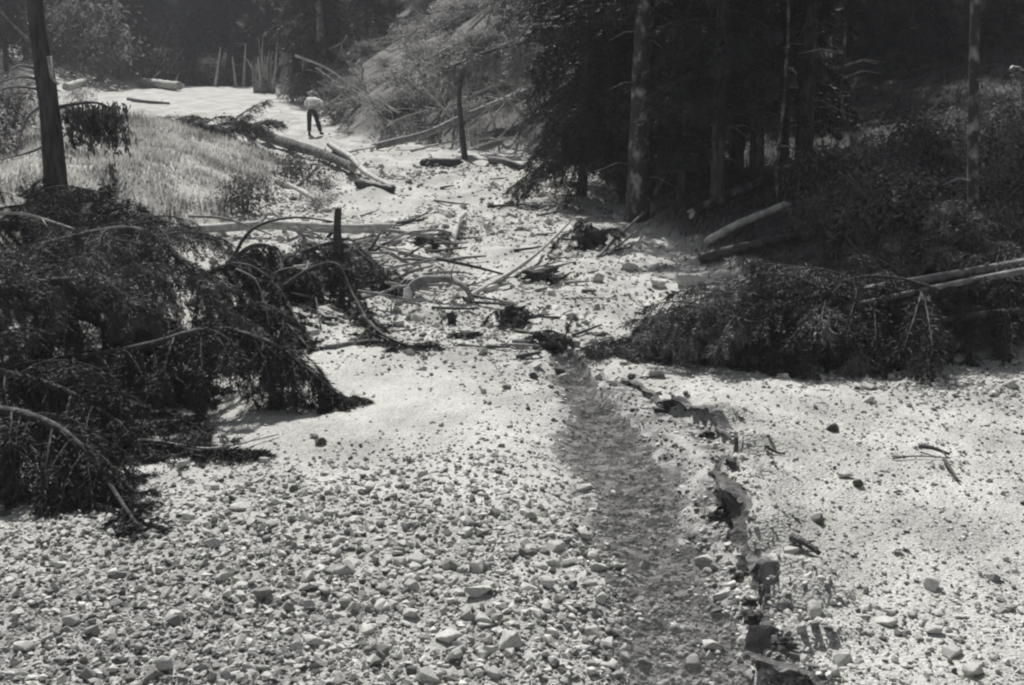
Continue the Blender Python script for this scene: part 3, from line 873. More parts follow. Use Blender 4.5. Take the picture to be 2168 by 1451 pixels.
# left heap, tips towards the stream
fallen_spruce("arching fallen spruce whose tip touches the gravel in the middle of the left heap",
    [P(-330, 850, 13.2), P(60, 778, 12.9), P(290, 738, 12.75), P(440, 699, 12.6), P(560, 722, 12.5), P(650, 782, 12.4), G(748, 862)], 0.07, 0.012, 64, 1.0, 0.28, group=LG, sag=1.5, hang=0.9, start=0.18, up=0.25)
fallen_spruce("drooping fallen spruce top at the lower left whose tip ends on the dark cobbles",
    [P(-380, 880, 10.6), P(-60, 868, 10.4), P(80, 888, 10.2), P(170, 945, 9.9), P(235, 1030, 9.6), G(300, 1132)], 0.07, 0.012, 66, 0.85, 0.25, group=LG, sag=1.4, hang=0.9, start=0.1, up=0.25)
fallen_spruce("fallen spruce with dusty sunlit boughs on the ridge of the left heap",
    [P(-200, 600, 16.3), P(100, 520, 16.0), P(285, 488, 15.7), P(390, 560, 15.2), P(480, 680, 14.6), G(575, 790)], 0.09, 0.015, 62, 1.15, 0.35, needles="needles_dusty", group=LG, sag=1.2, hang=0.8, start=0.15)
fallen_spruce("large dark fallen spruce in the body of the left heap",
    [P(-420, 600, 14.4), P(0, 640, 14.0), P(180, 670, 13.6), P(320, 750, 13.2), G(430, 858)], 0.11, 0.015, 74, 1.4, 0.35, group=LG, sag=0.9, hang=0.7, up=0.8)
fallen_spruce("dark fallen spruce lying low behind the lower left tip",
    [P(-380, 740, 12.2), P(0, 790, 11.9), P(180, 850, 11.5), G(335, 965)], 0.08, 0.012, 66, 1.2, 0.3, group=LG, sag=1.1, hang=0.8, up=0.7)
fallen_spruce("fallen spruce crown heaped against the left bank beneath the standing tree",
    [P(-420, 430, 18.5), P(-40, 470, 18.2), P(120, 500, 17.8), P(230, 590, 17.0)], 0.12, 0.03, 60, 1.6, 0.5, group=LG, sag=1.0, hang=0.7, up=0.9)
fallen_spruce("fallen spruce with mottled boughs at the far left edge of the heap",
    [P(-420, 700, 12.6), P(-80, 640, 12.9), P(90, 600, 13.2), P(230, 600, 13.4), P(300, 680, 13.2)], 0.09, 0.015, 58, 1.0, 0.4, needles="needles_dusty", group=LG, sag=1.1, hang=0.8, up=0.7)
MG = "torn spruce tops in the driftwood jam"
fallen_spruce("torn spruce top hanging down in front of the driftwood jam",
    [P(560, 640, 17.2), P(650, 575, 17.4), P(712, 560, 17.2), P(745, 620, 16.8), G(790, 700)], 0.05, 0.012, 30, 0.45, 0.22, group=MG, sag=1.6, hang=1.0, up=0.2)
fallen_spruce("small drooping spruce top left of the dark snag",
    [P(560, 590, 17.6), P(620, 570, 17.6), P(660, 600, 17.5), G(680, 700)], 0.04, 0.01, 26, 0.42, 0.22, group=MG, sag=1.6, hang=1.0, up=0.2)
fallen_spruce("slender spruce tip lying flat on the gravel below the jam",
    [G(770, 690, 0.15), G(810, 725, 0.12), G(860, 738, 0.05), G(925, 736, 0.03)], 0.03, 0.008, 20, 0.35, 0.15, group=MG, sag=1.2, hang=0.8, up=0.4)
fallen_spruce("hanging spruce bough behind the arching branch of the jam",
    [P(480, 560, 18.6), P(540, 520, 18.6), P(590, 540, 18.4), G(600, 640)], 0.05, 0.012, 26, 0.5, 0.25, group=MG, sag=1.5, hang=1.0, up=0.3)

fallen_spruce("torn spruce bough between the left heap and the small drooping top",
    [P(400, 600, 16.4), P(500, 560, 16.6), P(580, 600, 16.4), G(640, 700)], 0.05, 0.012, 34, 0.6, 0.25, group=MG, sag=1.5, hang=1.0, up=0.4)
fallen_spruce("torn spruce bough draped over the middle of the driftwood jam",
    [P(640, 535, 18.8), P(720, 515, 18.8), P(790, 560, 18.4), G(850, 628)], 0.05, 0.012, 32, 0.5, 0.22, needles="needles_dusty", group=MG, sag=1.4, hang=0.9, up=0.5)
fallen_spruce("torn spruce bough lying low beside the right edge of the left heap",
    [P(470, 660, 15.3), P(550, 650, 15.4), P(610, 690, 15.2), G(660, 745)], 0.04, 0.01, 32, 0.5, 0.22, group=MG, sag=1.4, hang=0.9, up=0.5)
RG = "spruces fallen from the right bank"
fallen_spruce("long fallen spruce pointing its tip at the stream on the right",
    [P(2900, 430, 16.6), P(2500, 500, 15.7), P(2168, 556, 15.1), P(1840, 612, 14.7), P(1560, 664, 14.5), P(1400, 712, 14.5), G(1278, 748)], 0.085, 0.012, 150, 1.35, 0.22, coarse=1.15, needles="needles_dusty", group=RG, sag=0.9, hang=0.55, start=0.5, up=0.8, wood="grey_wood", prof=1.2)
fallen_spruce("second fallen spruce lying in front of the long one on the right",
    [P(2900, 470, 16.0), P(2500, 520, 15.2), P(2168, 574, 14.6), P(1840, 640, 14.2), P(1640, 692, 14.0), G(1480, 752)], 0.07, 0.012, 130, 1.15, 0.25, coarse=1.15, group=RG, sag=1.0, hang=0.7, start=0.5, up=0.5, wood="grey_wood", prof=1.1)
fallen_spruce("fallen spruce crown behind the long one with sunlit upper boughs",
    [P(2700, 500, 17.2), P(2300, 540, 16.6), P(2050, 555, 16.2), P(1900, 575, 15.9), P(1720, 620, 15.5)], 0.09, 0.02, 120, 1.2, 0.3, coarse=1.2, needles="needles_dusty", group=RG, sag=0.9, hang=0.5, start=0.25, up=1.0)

fallen_spruce("dark fallen spruce under the two bare trunks at the right edge",
    [P(2700, 640, 15.0), P(2350, 650, 14.6), P(2100, 665, 14.3), P(1900, 690, 14.1), P(1700, 715, 13.95)], 0.08, 0.02, 64, 0.75, 0.3, group=RG, sag=1.1, hang=0.8, start=0.1, up=0.8, coarse=1.2)

# ------------------------------------------------------------------ logs, poles, sticks
def log(name, label, pts, r0, r1, wood="grey_wood", cat="log", group=None, stubs=0, ends=(True, True), stub_len=0.3, n=16, sides=10, rough=0.12):
    path = smooth_path(pts, n)
    L = np.linalg.norm(np.diff(path, axis=0), axis=1).sum()
    root = thing(name, label, cat, tuple((path[0] + path[-1]) / 2), group)
    V, T = tube(path, [r0, r0 * 0.96, (r0 + r1) / 2, r1 * 1.04, r1], sides, rough, len(label), caps=False)
    N_ = len(path)
    for e, rr_, base in ((unit(path[0] - path[1]), r0, 0), (unit(path[-1] - path[-2]), r1, (N_ - 1) * sides)):
        V[base:base + sides] += e * (rng.random((sides, 1)) ** 1.5) * rr_ * 1.5
    part(root, "stem", V, T, M[wood])
    for e, c, base, r in ((unit(path[0] - path[1]), path[0], 0, r0), (unit(path[-1] - path[-2]), path[-1], (N_ - 1) * sides, r1)):
        if r > 0.05:
            ring = V[base:base + sides] * 0.985 + c * 0.015
            inner = c + (ring - c) * 0.5 + e * r * rng.uniform(-0.3, 0.5, (sides, 1))
            ks = np.arange(sides); k2_ = (ks + 1) % sides
            VV = np.vstack([ring, inner, c + e * r * 0.1])
            TT_ = np.concatenate([np.stack([ks, k2_, sides + k2_], -1), np.stack([ks, sides + k2_, sides + ks], -1), np.stack([sides + ks, sides + k2_, np.full(sides, 2 * sides)], -1)])
            part(root, "broken_end", VV, TT_, M["cut_wood"] if wood != "dark_wood" else M["dark_wood"], False)
    for k in range(stubs):
        t = rng.uniform(0.1, 0.9); idx = t * (n - 1); i = min(int(idx), n - 2)
        b = path[i]; ax = unit(path[i + 1] - path[i]); d = unit(np.cross(ax, rand_unit(1)[0]) + 0.4 * ax + np.array([0, 0, 0.5]))
        l = stub_len * rng.uniform(0.4, 1.3); rr = max(0.008, r0 * 0.14)
        q = np.array([b, b + d * l * 0.5, b + d * l + rng.normal(0, l * 0.12, 3)])
        V, T = tube(q, [rr, rr * 0.4], 5)
        part(root, "branch_stub", V, T, M[wood])
    return root

def stick(label, pts, r, wood="pale_wood", twigs=2, name="stick", group=None, tl=0.3):
    path = smooth_path(pts, 12)
    root = thing(name, label, "branch" if name == "branch" else "stick", tuple(path[0]), group)
    V, T = tube(path, [r, r * 0.45], 6, 0.1, len(label))
    part(root, "stem", V, T, M[wood])
    for k in range(twigs):
        i = int(rng.integers(3, 10)); ax = unit(path[i + 1] - path[i])
        d = unit(np.cross(ax, rand_unit(1)[0]) * 0.8 + ax * 0.8); l = tl * rng.uniform(0.5, 1.3)
        V, T = tube(np.array([path[i], path[i] + d * l * 0.5 + rng.normal(0, 0.03 * l, 3), path[i] + d * l]), [r * 0.4, r * 0.15], 5)
        part(root, "twig", V, T, M[wood])
    return root

# the two bare trunks are part of the right spruces; now the rest
log("fallen_log", "big bark-covered log lying down the slope below the man", [G(556, 303, 0.30), G(620, 324, 0.28), G(690, 345, 0.25), G(745, 370, 0.22)], 0.21, 0.14, "log_bark", stubs=4, ends=(True, False))
log("fallen_log", "pale forked log end lying across the lower end of the big log", [G(700, 336, 0.45), G(745, 362, 0.38), G(775, 388, 0.3), G(830, 405, 0.12)], 0.11, 0.07, "pale_wood", stubs=4, rough=0.25)
log("fallen_log", "dark slab of trunk beside the forked log end", [G(765, 398, 0.1), G(830, 408, 0.1)], 0.16, 0.08, "dark_wood", rough=0.3)
log("fallen_log", "long leaning log resting on the bushy slope right of the man", [G(800, 318, 0.15), P(900, 284, 41.5), P(985, 248, 41.6), P(1080, 212, 41.8), P(1170, 176, 42), P(1290, 130, 42.4)], 0.13, 0.21, "grey_wood", stubs=9, stub_len=0.7)
log("broken_post", "upright broken sapling standing in front of the leaning log", [G(985, 338, -0.05), P(978, 280, 38.5), P(972, 210, 38.5), P(977, 158, 38.6)], 0.11, 0.07, "dark_wood", cat="snag", stubs=3)
log("fallen_log", "dark short log lying on the bright gravel upstream", [G(905, 352, 0.1), G(970, 350, 0.1)], 0.16, 0.12, "dark_wood", stubs=2)
log("fallen_log", "dark crooked log at the gravel edge below the dark conifer", [G(1040, 345, 0.1), G(1075, 350, 0.1), G(1105, 358, 0.06)], 0.12, 0.08, "dark_wood", stubs=2)
log("fallen_log", "long horizontal pale log crossing the driftwood jam", [G(190, 520, 0.35), G(400, 512, 0.25), G(560, 502, 0.25), G(700, 503, 0.2), G(830, 497, 0.15)], 0.09, 0.11, "pale_wood", stubs=3)
log("fallen_log", "grey log under the horizontal log of the jam", [G(640, 520, 0.1), G(745, 545, 0.1), G(845, 520, 0.1)], 0.08, 0.07, "grey_wood", stubs=3)
log("bent_log", "bent arching log in the middle of the stream bed", [G(862, 640, 0.02), P(870, 612, 17.9), P(900, 594, 17.9), P(952, 592, 17.8), P(985, 610, 17.5), G(1000, 636, 0.0)], 0.095, 0.045, "grey_wood", n=22, stubs=3, rough=0.3)
log("long_pole", "long thin pole leaning across the bed beside the bent log", [G(985, 636, 0.03), P(1090, 572, 19.5), P(1150, 525, 21.0), G(1205, 485, 0.15)], 0.045, 0.03, "pale_wood", cat="pole", stubs=3)
log("driftwood_plank", "pale forked driftwood piece upright on the bed above the jam", [G(945, 545, 0.03), G(960, 515, 0.1), G(972, 480, 0.15), G(980, 468, 0.12)], 0.07, 0.06, "pale_wood", cat="driftwood", stubs=1)
log("snag", "dark broken snag standing upright in the driftwood jam", [G(712, 606, -0.05), P(716, 540, 18.6), P(714, 490, 18.6), P(716, 446, 18.7)], 0.10, 0.06, "dark_wood", cat="snag", stubs=3)
stick("arching dark branch springing over the horizontal log of the jam", [P(495, 545, 18.6), P(520, 500, 18.8), P(560, 472, 18.9), P(630, 460, 18.9), P(705, 470, 18.8)], 0.035, "dark_wood", 3, name="branch")
stick("long bowed branch left of the arching branch", [P(400, 458, 19.5), P(470, 462, 19.3), P(530, 480, 19.1), P(575, 498, 19.0)], 0.03, "grey_wood", 2, name="branch")
stick("pale crooked branch below the arching branch", [P(610, 485, 18.8), P(650, 492, 18.7), P(680, 484, 18.7), P(705, 486, 18.7)], 0.028, "pale_wood", 1, name="branch")
log("driftwood_plank", "pale plank lying on the gravel below the big log", [G(588, 388, 0.05), G(640, 410, 0.05), G(668, 426, 0.04)], 0.09, 0.06, "pale_wood", cat="driftwood")
log("driftwood_plank", "pale plank propped against the bush below the big log", [G(625, 398, 0.05), P(650, 375, 32), P(672, 358, 32.2)], 0.05, 0.04, "pale_wood", cat="driftwood")
log("fallen_log", "dim log lying inside the forest beside the mottled trunk", [G(1468, 466, 0.15), G(1540, 440, 0.25), G(1615, 412, 0.3)], 0.11, 0.09, "log_bark", stubs=2)
log("fallen_log", "sunlit log end at the forest edge among the bushes", [G(1503, 522, 0.12), G(1570, 500, 0.25), G(1660, 468, 0.3)], 0.09, 0.07, "pale_wood", stubs=3, rough=0.2)
log("fallen_log", "dark log at the forest edge below the sunlit log end", [G(1488, 558, 0.10), G(1590, 538, 0.15), G(1690, 515, 0.15)], 0.10, 0.08, "dark_wood", stubs=3)
log("long_pole", "thin pole leaning on the base of the mottled trunk", [G(1268, 545, 0.03), P(1315, 495, 22.0), P(1362, 452, 23.5)], 0.035, 0.03, "grey_wood", cat="pole")
log("long_pole", "second thinner pole right of the pole leaning on the mottled trunk", [G(1288, 540, 0.03), P(1335, 500, 22.0), P(1385, 462, 23.0)], 0.028, 0.02, "grey_wood", cat="pole")
log("long_pole", "pale bare pole lying on the upper side of the right fallen spruce", [G(1470, 645, 0.25), P(1540, 610, 16.8), P(1605, 575, 17.2)], 0.04, 0.03, "grey_wood", cat="pole")
log("long_pole", "leaning dead pole inside the dark forest right of the mottled trunk", [P(1388, 410, 27.5), P(1408, 370, 27.5), P(1425, 320, 27.6)], 0.07, 0.05, "grey_wood", cat="pole")
stick("bare fan-shaped spruce branch lying on the gravel below the left heap", [G(215, 940, 0.10), G(330, 950, 0.08), G(430, 962, 0.06), G(490, 955, 0.06), G(590, 925, 0.03)], 0.022, "pale_wood", 2, name="branch", tl=0.4)
fallen_spruce("flattened dark spruce bough spread on the gravel below the left heap",
    [G(250, 955, 0.08), G(360, 958, 0.06), G(450, 968, 0.05), G(540, 965, 0.02)], 0.02, 0.006, 26, 0.42, 0.16, sag=0.5, hang=0.25, up=0.15, tw=0.3)
fallen_spruce("small spruce sprig above the bare branch on the sand",
    [G(345, 925, 0.05), G(390, 905, 0.08), G(450, 935, 0.03)], 0.014, 0.005, 16, 0.22, 0.1, sag=0.5, hang=0.25, up=0.3, tw=0.2)
stick("pale curved branch catching the sun at the far left edge", [P(-20, 452, 16.2), P(50, 453, 16.3), P(110, 470, 16.3), P(160, 486, 16.2)], 0.03, "pale_wood", 1, name="branch")
stick("pale pole poking from the left heap", [P(60, 778, 12.75), P(110, 760, 12.7), P(155, 748, 12.6)], 0.014, "pale_wood", 0)
stick("thin curved whip rising from the right edge of the left heap", [P(500, 570, 15.5), P(540, 592, 15.4), P(560, 640, 15.2), P(570, 690, 15.0)], 0.014, "grey_wood", 1, name="branch")
stick("dark twig lying on the right gravel terrace", [G(1890, 975, 0.02), G(1940, 972, 0.03), G(2010, 974, 0.02)], 0.010, "dark_wood", 0)
stick("dark forked root beside the twig on the right terrace", [G(1945, 955, 0.05), G(1970, 962, 0.07), G(2010, 968, 0.03)], 0.03, "dark_wood", 2, tl=0.15)
stick("dark crooked stick right of the twig on the terrace", [G(1998, 980, 0.04), G(2012, 1005, 0.05), G(2030, 1025, 0.03)], 0.022, "dark_wood", 1, tl=0.12)
stick("dark root lump on the lower part of the right terrace", [G(1675, 1150, 0.05), G(1700, 1165, 0.07), G(1735, 1180, 0.03)], 0.04, "dark_wood", 2, tl=0.15)
stick("dark stick in front of the bank crest beside the fallen spruce", [G(1620, 950, 0.03), G(1640, 962, 0.03), G(1662, 966, 0.02)], 0.02, "dark_wood", 1, tl=0.1)

for k in range(64):
    px, py = rng.uniform(700, 1330), rng.uniform(330, 760)
    p = G(px, py, 0.03)
    if p[1] > 40 or right_in(p[0], p[1]) > -0.2 or left_in(p[0], p[1]) > -0.2: continue
    a = rng.uniform(-0.7, 0.7); l = rng.uniform(0.1, 0.38) * (1 + (p[1] - 14) * 0.03); d = np.array([math.cos(a) * l, math.sin(a) * l, 0])
    e0, e1 = p - d, p + d
    e0[2] = float(H(e0[0], e0[1])) + 0.02; e1[2] = float(H(e1[0], e1[1])) + rng.uniform(0.02, 0.10)
    q = [e0, e0 * 0.4 + e1 * 0.6 + rng.normal(0, 0.05, 3) * l * [1, 1, 0.4], e1]
    stick("short broken stick stranded on the open gravel of the upper bed", q, rng.uniform(0.012, 0.045), str(rng.choice(["dark_wood", "dark_wood", "grey_wood"])), int(rng.integers(0, 3)), group="stranded sticks on the upper bed", tl=0.18)
# driftwood sticks of the jam
JG = "driftwood sticks in the jam"
for k in range(100):
    px, py = rng.normal(790, 100), rng.normal(565, 48)
    if not (590 < px < 1010 and 470 < py < 690): continue
    p = G(px, py, rng.uniform(0.02, 0.25)); a = rng.uniform(-1.2, 1.9); l = rng.uniform(0.15, 0.7)
    d = np.array([math.cos(a) * l, math.sin(a) * l * 0.6, rng.normal(0.03, 0.13)])
    e0, e1 = p - d, p + d
    for v in (e0, e1): v[2] = max(v[2], float(H(v[0], v[1])) + 0.03)
    q = [e0, e0 * 0.45 + e1 * 0.55 + rng.normal(0, 0.06, 3) * l, e1]
    stick("thin stick tangled in the driftwood jam in the middle of the bed", q, rng.uniform(0.015, 0.05), rng.choice(["pale_wood", "grey_wood", "grey_wood", "dark_wood"]), int(rng.integers(0, 3)), group=JG)

def debris_clump(label, px, py, wpx, hpx, seed=0, sprigs=5):
    p = G(px, py); s = math.hypot(p[1], 3) / F
    w, h = wpx * s, hpx * s
    root = thing("debris_clump", label, "debris", tuple(p), "dark clumps of torn turf and roots")
    bm = bmesh.new(); bmesh.ops.create_icosphere(bm, subdivisions=3, radius=1)
    V = np.array([v.co[:] for v in bm.verts]); T = np.array([[v.index for v in f.verts] for f in bm.faces]); bm.free()
    r = 0.62 + 0.5 * vnoise(V[:, 0] * 1.8 + seed, V[:, 1] * 1.8, V[:, 2] * 1.8, seed) + 0.32 * vnoise(V[:, 0] * 5, V[:, 1] * 5, V[:, 2] * 5, seed + 1) + 0.2 * vnoise(V[:, 0] * 13, V[:, 1] * 13, V[:, 2] * 13, seed + 2)
    V = V * r[:, None] * np.array([w * 0.5, w * 0.35, h * 0.6]) + p + [0, 0, h * 0.25]
    part(root, "mud", V, T, M["mud"], True)
    for k in range(sprigs):
        b = p + np.array([rng.uniform(-0.35, 0.35) * w, rng.uniform(-0.2, 0.1) * w, h * 0.45])
        d = unit(rng.normal(size=3) * [1, 0.7, 0.4] + [0, 0, 0.4])
        pp, nv, nt_ = spruce_branch(b, d, w * rng.uniform(0.35, 0.7), 1.6, True, tw=0.22)
        V, T = tube(pp, [0.012, 0.005], 5)
        br = part(root, "root", V, T, M["dark_wood"])
        part(root, "needles", nv, nt_, M["needles"], False, br)
    return root
debris_clump("dark clump of roots on the bed right of the long pole's foot", 1085, 678, 85, 45, 1, 12)
debris_clump("dark rounded clump of turf on the bed below the roots", 1165, 735, 100, 42, 2, 10)
debris_clump("small upright dark tuft below the bent log", 958, 690, 30, 40, 3, 3)
debris_clump("flat dark wad of twigs left of the rounded turf clump", 1000, 712, 70, 16, 4, 4)
debris_clump("dark heap of debris beside the long pole on the bed", 1140, 590, 110, 34, 5, 7)
debris_clump("dark soil and twigs at the left foot of the bent log", 850, 630, 80, 40, 6, 6)
debris_clump("dark root mass at the forest edge below the mottled trunk", 1250, 520, 110, 60, 7, 16)
debris_clump("dark clod under the tip of the right fallen spruce", 1640, 795, 70, 22, 8, 5)
debris_clump("dark clod in the gap of the right stream bank", 1520, 1100, 60, 34, 9, 0)
debris_clump("dark clod under the lower right stream bank", 1600, 1320, 60, 40, 10, 0)
debris_clump("tangle of dark twigs at the left end of the driftwood jam", 640, 560, 70, 36, 12, 8)
debris_clump("tangle of dark twigs in the middle of the driftwood jam", 790, 590, 90, 34, 13, 9)
debris_clump("dark wad of needles and twigs at the right end of the driftwood jam", 900, 520, 80, 30, 14, 8)
debris_clump("muddy wad of twigs under the dark snag", 740, 625, 60, 34, 15, 8)
for k, (px, py, w_, h_) in enumerate([(1400, 868, 50, 12), (1498, 925, 44, 22), (1545, 985, 46, 26), (1532, 1078, 50, 36), (1548, 1140, 36, 26), (1560, 1230, 46, 32), (1588, 1285, 44, 34), (1660, 1365, 70, 26)]):  # dark lumps added along the bank to stand in for its shaded face
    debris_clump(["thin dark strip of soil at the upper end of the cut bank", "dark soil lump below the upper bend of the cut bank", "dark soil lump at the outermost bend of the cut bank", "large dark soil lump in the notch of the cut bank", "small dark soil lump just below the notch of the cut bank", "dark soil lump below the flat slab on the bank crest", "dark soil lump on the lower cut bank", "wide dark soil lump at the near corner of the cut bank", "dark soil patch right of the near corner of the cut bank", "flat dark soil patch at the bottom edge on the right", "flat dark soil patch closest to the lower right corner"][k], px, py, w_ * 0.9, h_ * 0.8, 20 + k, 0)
debris_clump("dark turf clod behind the big log", 720, 345, 60, 30, 11, 4)

# ------------------------------------------------------------------ shrubs
def shrub_meshes(seed, h, r, nclump, per, ll, lw, up=0.5, stems=7):
    global rng
    keep_rng = rng; rng = np.random.default_rng(seed)
    s = MB(); lf = MB()
    for k in range(stems):
        a = rng.random() * 2 * math.pi; e = rng.uniform(0.3, 1.0)
        q = np.array([[0.06 * math.cos(a), 0.06 * math.sin(a), -0.05], [0.4 * r * e * math.cos(a), 0.4 * r * e * math.sin(a), 0.5 * h], [0.85 * r * e * math.cos(a + 0.3), 0.85 * r * e * math.sin(a + 0.3), h * rng.uniform(0.75, 1.02)]])
        s.add(*tube(smooth_path(q, 7), [0.02 * h, 0.006 * h], 5))
    for k in range(nclump):
        a = rng.random() * 2 * math.pi; e = math.sqrt(rng.random()); z = rng.uniform(0.12, 1.0)
        R_ = r * (1 - 0.55 * max(0, z - 0.45)) * e
        c = np.array([R_ * math.cos(a), R_ * math.sin(a), h * z * (1 - 0.18 * e)])
        cr = rng.uniform(0.14, 0.3) * r
        pos = c + rng.normal(size=(per, 3)) * cr * np.array([1, 1, 0.55])
        pos[:, 2] = np.maximum(pos[:, 2], 0.03)
        out = unit(pos - np.array([0, 0, h * 0.35]))
        nrm = unit(out * 0.6 + np.array([0, 0, up]) + rng.normal(0, 0.45, (per, 3)))
        al = unit(out + rng.normal(0, 0.7, (per, 3)) + np.array([0, 0, -0.3]))
        sz = rng.uniform(0.6, 1.25, per)
        lf.add(*leaves(pos, nrm, al, ll * sz, lw * sz))
    rng = keep_rng
    return s.get(), lf.get()
SHR = []
for k, a in enumerate([(1.5, 1.0, 38, 26, 0.16, 0.085), (2.0, 1.3, 46, 28, 0.20, 0.10), (1.1, 1.2, 34, 26, 0.15, 0.07), (2.6, 1.5, 55, 30, 0.24, 0.12), (0.8, 0.8, 24, 22, 0.12, 0.05)]):
    (sv, st), (lv, lt) = shrub_meshes(900 + k, *a)
    SHR.append((sv, st, lv, lt))
SHR_ME = {}
def shrub(label, p, k, leafm, s=1.0, group=None, yaw=None, sz=None):
    key = (k, leafm)
    if key not in SHR_ME:
        sv, st, lv, lt = SHR[k]
        SHR_ME[key] = (mesh("stems", sv, st, True, [M["grey_wood"]]), mesh("leaves", lv, lt, False, [M[leafm]]))
    root = thing("shrub", label, "bush", tuple(p), group)
    root.rotation_euler.z = rng.random() * 6.3 if yaw is None else yaw
    root.scale = (s, s, s * (sz or 1))
    link("stems", SHR_ME[key][0], root); link("leaves", SHR_ME[key][1], root)
    return root

TG = "bushes in the thicket behind the man"
spots = []
for k in range(420):
    px, py = rng.uniform(690, 1260), rng.uniform(-40, 300)
    top = 292 - (px - 690) * 0.0
    p = G(px, py)
    if p[1] < 37 or right_in(p[0], p[1]) < 0.1: continue
    if any(math.hypot(p[0] - q[0], p[1] - q[1]) < 1.05 for q in spots): continue
    spots.append(p)
for j, p in enumerate(spots):
    px, py, _ = project(p)
    band = "foot" if py > 245 else "lower part" if py > 190 else "middle" if py > 135 else "upper part" if py > 75 else "crest"
    if p[1] < 43.2 and py > 150: small = 0.5
    else: small = 1.0
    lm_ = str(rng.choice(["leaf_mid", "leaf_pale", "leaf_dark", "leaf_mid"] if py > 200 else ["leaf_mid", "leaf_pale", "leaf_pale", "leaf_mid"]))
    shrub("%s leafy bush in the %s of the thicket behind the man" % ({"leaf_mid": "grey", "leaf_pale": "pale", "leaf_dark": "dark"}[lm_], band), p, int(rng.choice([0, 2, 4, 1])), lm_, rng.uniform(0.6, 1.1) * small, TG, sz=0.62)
TS = "bare dead branches sticking out of the thicket"
for k, (a, b, c) in enumerate([((625, 118), (700, 150), (830, 240)), ((735, 75), (725, 110), (780, 200)), ((850, 130), (868, 160), (890, 205)), ((800, 200), (830, 232), (850, 238)), ((930, 235), (1010, 200), (1090, 150)), ((840, 170), (870, 190), (930, 150)), ((700, 330), (760, 318), (850, 300)), ((870, 320), (960, 300), (1100, 290)), ((745, 205), (800, 240), (835, 265)), ((1010, 310), (1060, 296), (1110, 300))]):
    Y0 = 43 + (k % 3)
    q = []
    for (x, y) in (a, b, c):
        g = G(x, y); w = P(x, y, min(g[1] - 0.8, Y0 if g[1] > Y0 else g[1] - 0.5)); q.append(w)
    stick(["long pale dead branch reaching left from the thicket above the man", "bowed thin sapling arching over the thicket", "pale dead twig upright in the middle of the thicket", "short curved pale stick low in the thicket", "dead branch above the leaning log", "forked dead twig crossing the middle of the thicket", "stick at the foot of the thicket right of the man", "long stick lying below the leaning log", "crossing pale stick in the left part of the thicket", "stick at the gravel edge under the dark conifer"][k], q, 0.05, "grey_wood" if k in (1, 4) else "pale_wood", 3, name="branch", tl=0.8, group=TS)
for k in range(72):
    px, py = rng.uniform(690, 1150), rng.uniform(60, 290)
    g = G(px, py)
    if g[1] < 39 or right_in(g[0], g[1]) < 0.2: continue
    a = rng.choice([0.5, 0.9, 2.3, 2.7]) + rng.normal(0, 0.3); l = rng.uniform(0.5, 1.6)
    b = g + np.array([0, -0.5, rng.uniform(0.5, 1.0)]); d = np.array([math.cos(a), -0.2, math.sin(a) * 0.75]) * l
    stick("dead stem leaning in the flattened brush of the thicket behind the man", [b - d, b + rng.normal(0, 0.12, 3), b + d], rng.uniform(0.03, 0.075), str(rng.choice(["pale_wood", "pale_wood", "grey_wood", "pale_wood"])), 3, name="branch", tl=0.7, group="dead stems in the thicket")
# fallen pale crown above the leaning log
fallen_spruce("sun-bleached fallen spruce crown hanging above the leaning log",
    [P(1420, 20, 42), P(1290, 52, 41.5), P(1150, 84, 41), P(1040, 108, 40.5), P(935, 150, 40)], 0.14, 0.03, 52, 1.1, 0.6, needles="needles_dry", sag=1.6, hang=1.0, coarse=2.2, tw=0.8, start=0.12, dense=0.55)

# right forest edge undergrowth
UG = "leafy undergrowth at the right forest edge"
us = []
for k in range(170):
    px, py = rng.uniform(1560, 2330), rng.uniform(265, 530)
    if py < 470 - (px - 1560) * 0.42 or (px < 1740 and py > 430): continue
    p = G(px, py)
    if right_in(p[0], p[1]) < 0.5 or p[1] > 30: continue
    if any(math.hypot(p[0] - q[0], p[1] - q[1]) < 0.62 for q in us): continue
    us.append(p)
for p in us:
    px, py, _ = project(p)
    lb = "broad-leaved bush at the right edge of the dark forest" if px > 1900 else "low bush under the trees above the right fallen spruce"
    shrub(lb, p, int(rng.choice([0, 2, 4, 2])), str(rng.choice(["leaf_dark", "leaf_mid", "leaf_mid"])), rng.uniform(0.5, 0.9), UG)
for k, (px, py) in enumerate([(2080, 650), (2140, 620), (2130, 700), (2200, 680), (2060, 590), (2210, 600)]):
    shrub(("low leafy bush among the boughs at the right edge of the picture"), G(px, py), [0, 2, 4][k % 3], "leaf_dark", 0.5, "bushes among the right spruces")
# bushes on the left spur and bed
shrub("dark bush on the grassy spur below the standing tree's hanging leaves", G(520, 448), 0, "leaf_dark", 0.62)
shrub("grey bush heaped under the big log", G(645, 385), 2, "leaf_dark", 0.75)
shrub("small bush between the planks and the big log", G(610, 360), 4, "leaf_mid", 0.7)
shrub("small dark bush beside the propped plank", G(680, 402), 4, "leaf_dark", 0.6)
shrub("small bush at the left end of the horizontal log", G(670, 445), 4, "leaf_mid", 0.6)
shrub("dense dark bush between the dark conifer and the mottled trunk", G(1290, 385), 2, "leaf_dark", 0.9)
shrub("leafy bush on the gravel edge at the dark conifer's foot", G(1160, 345), 4, "leaf_dark", 1.0)
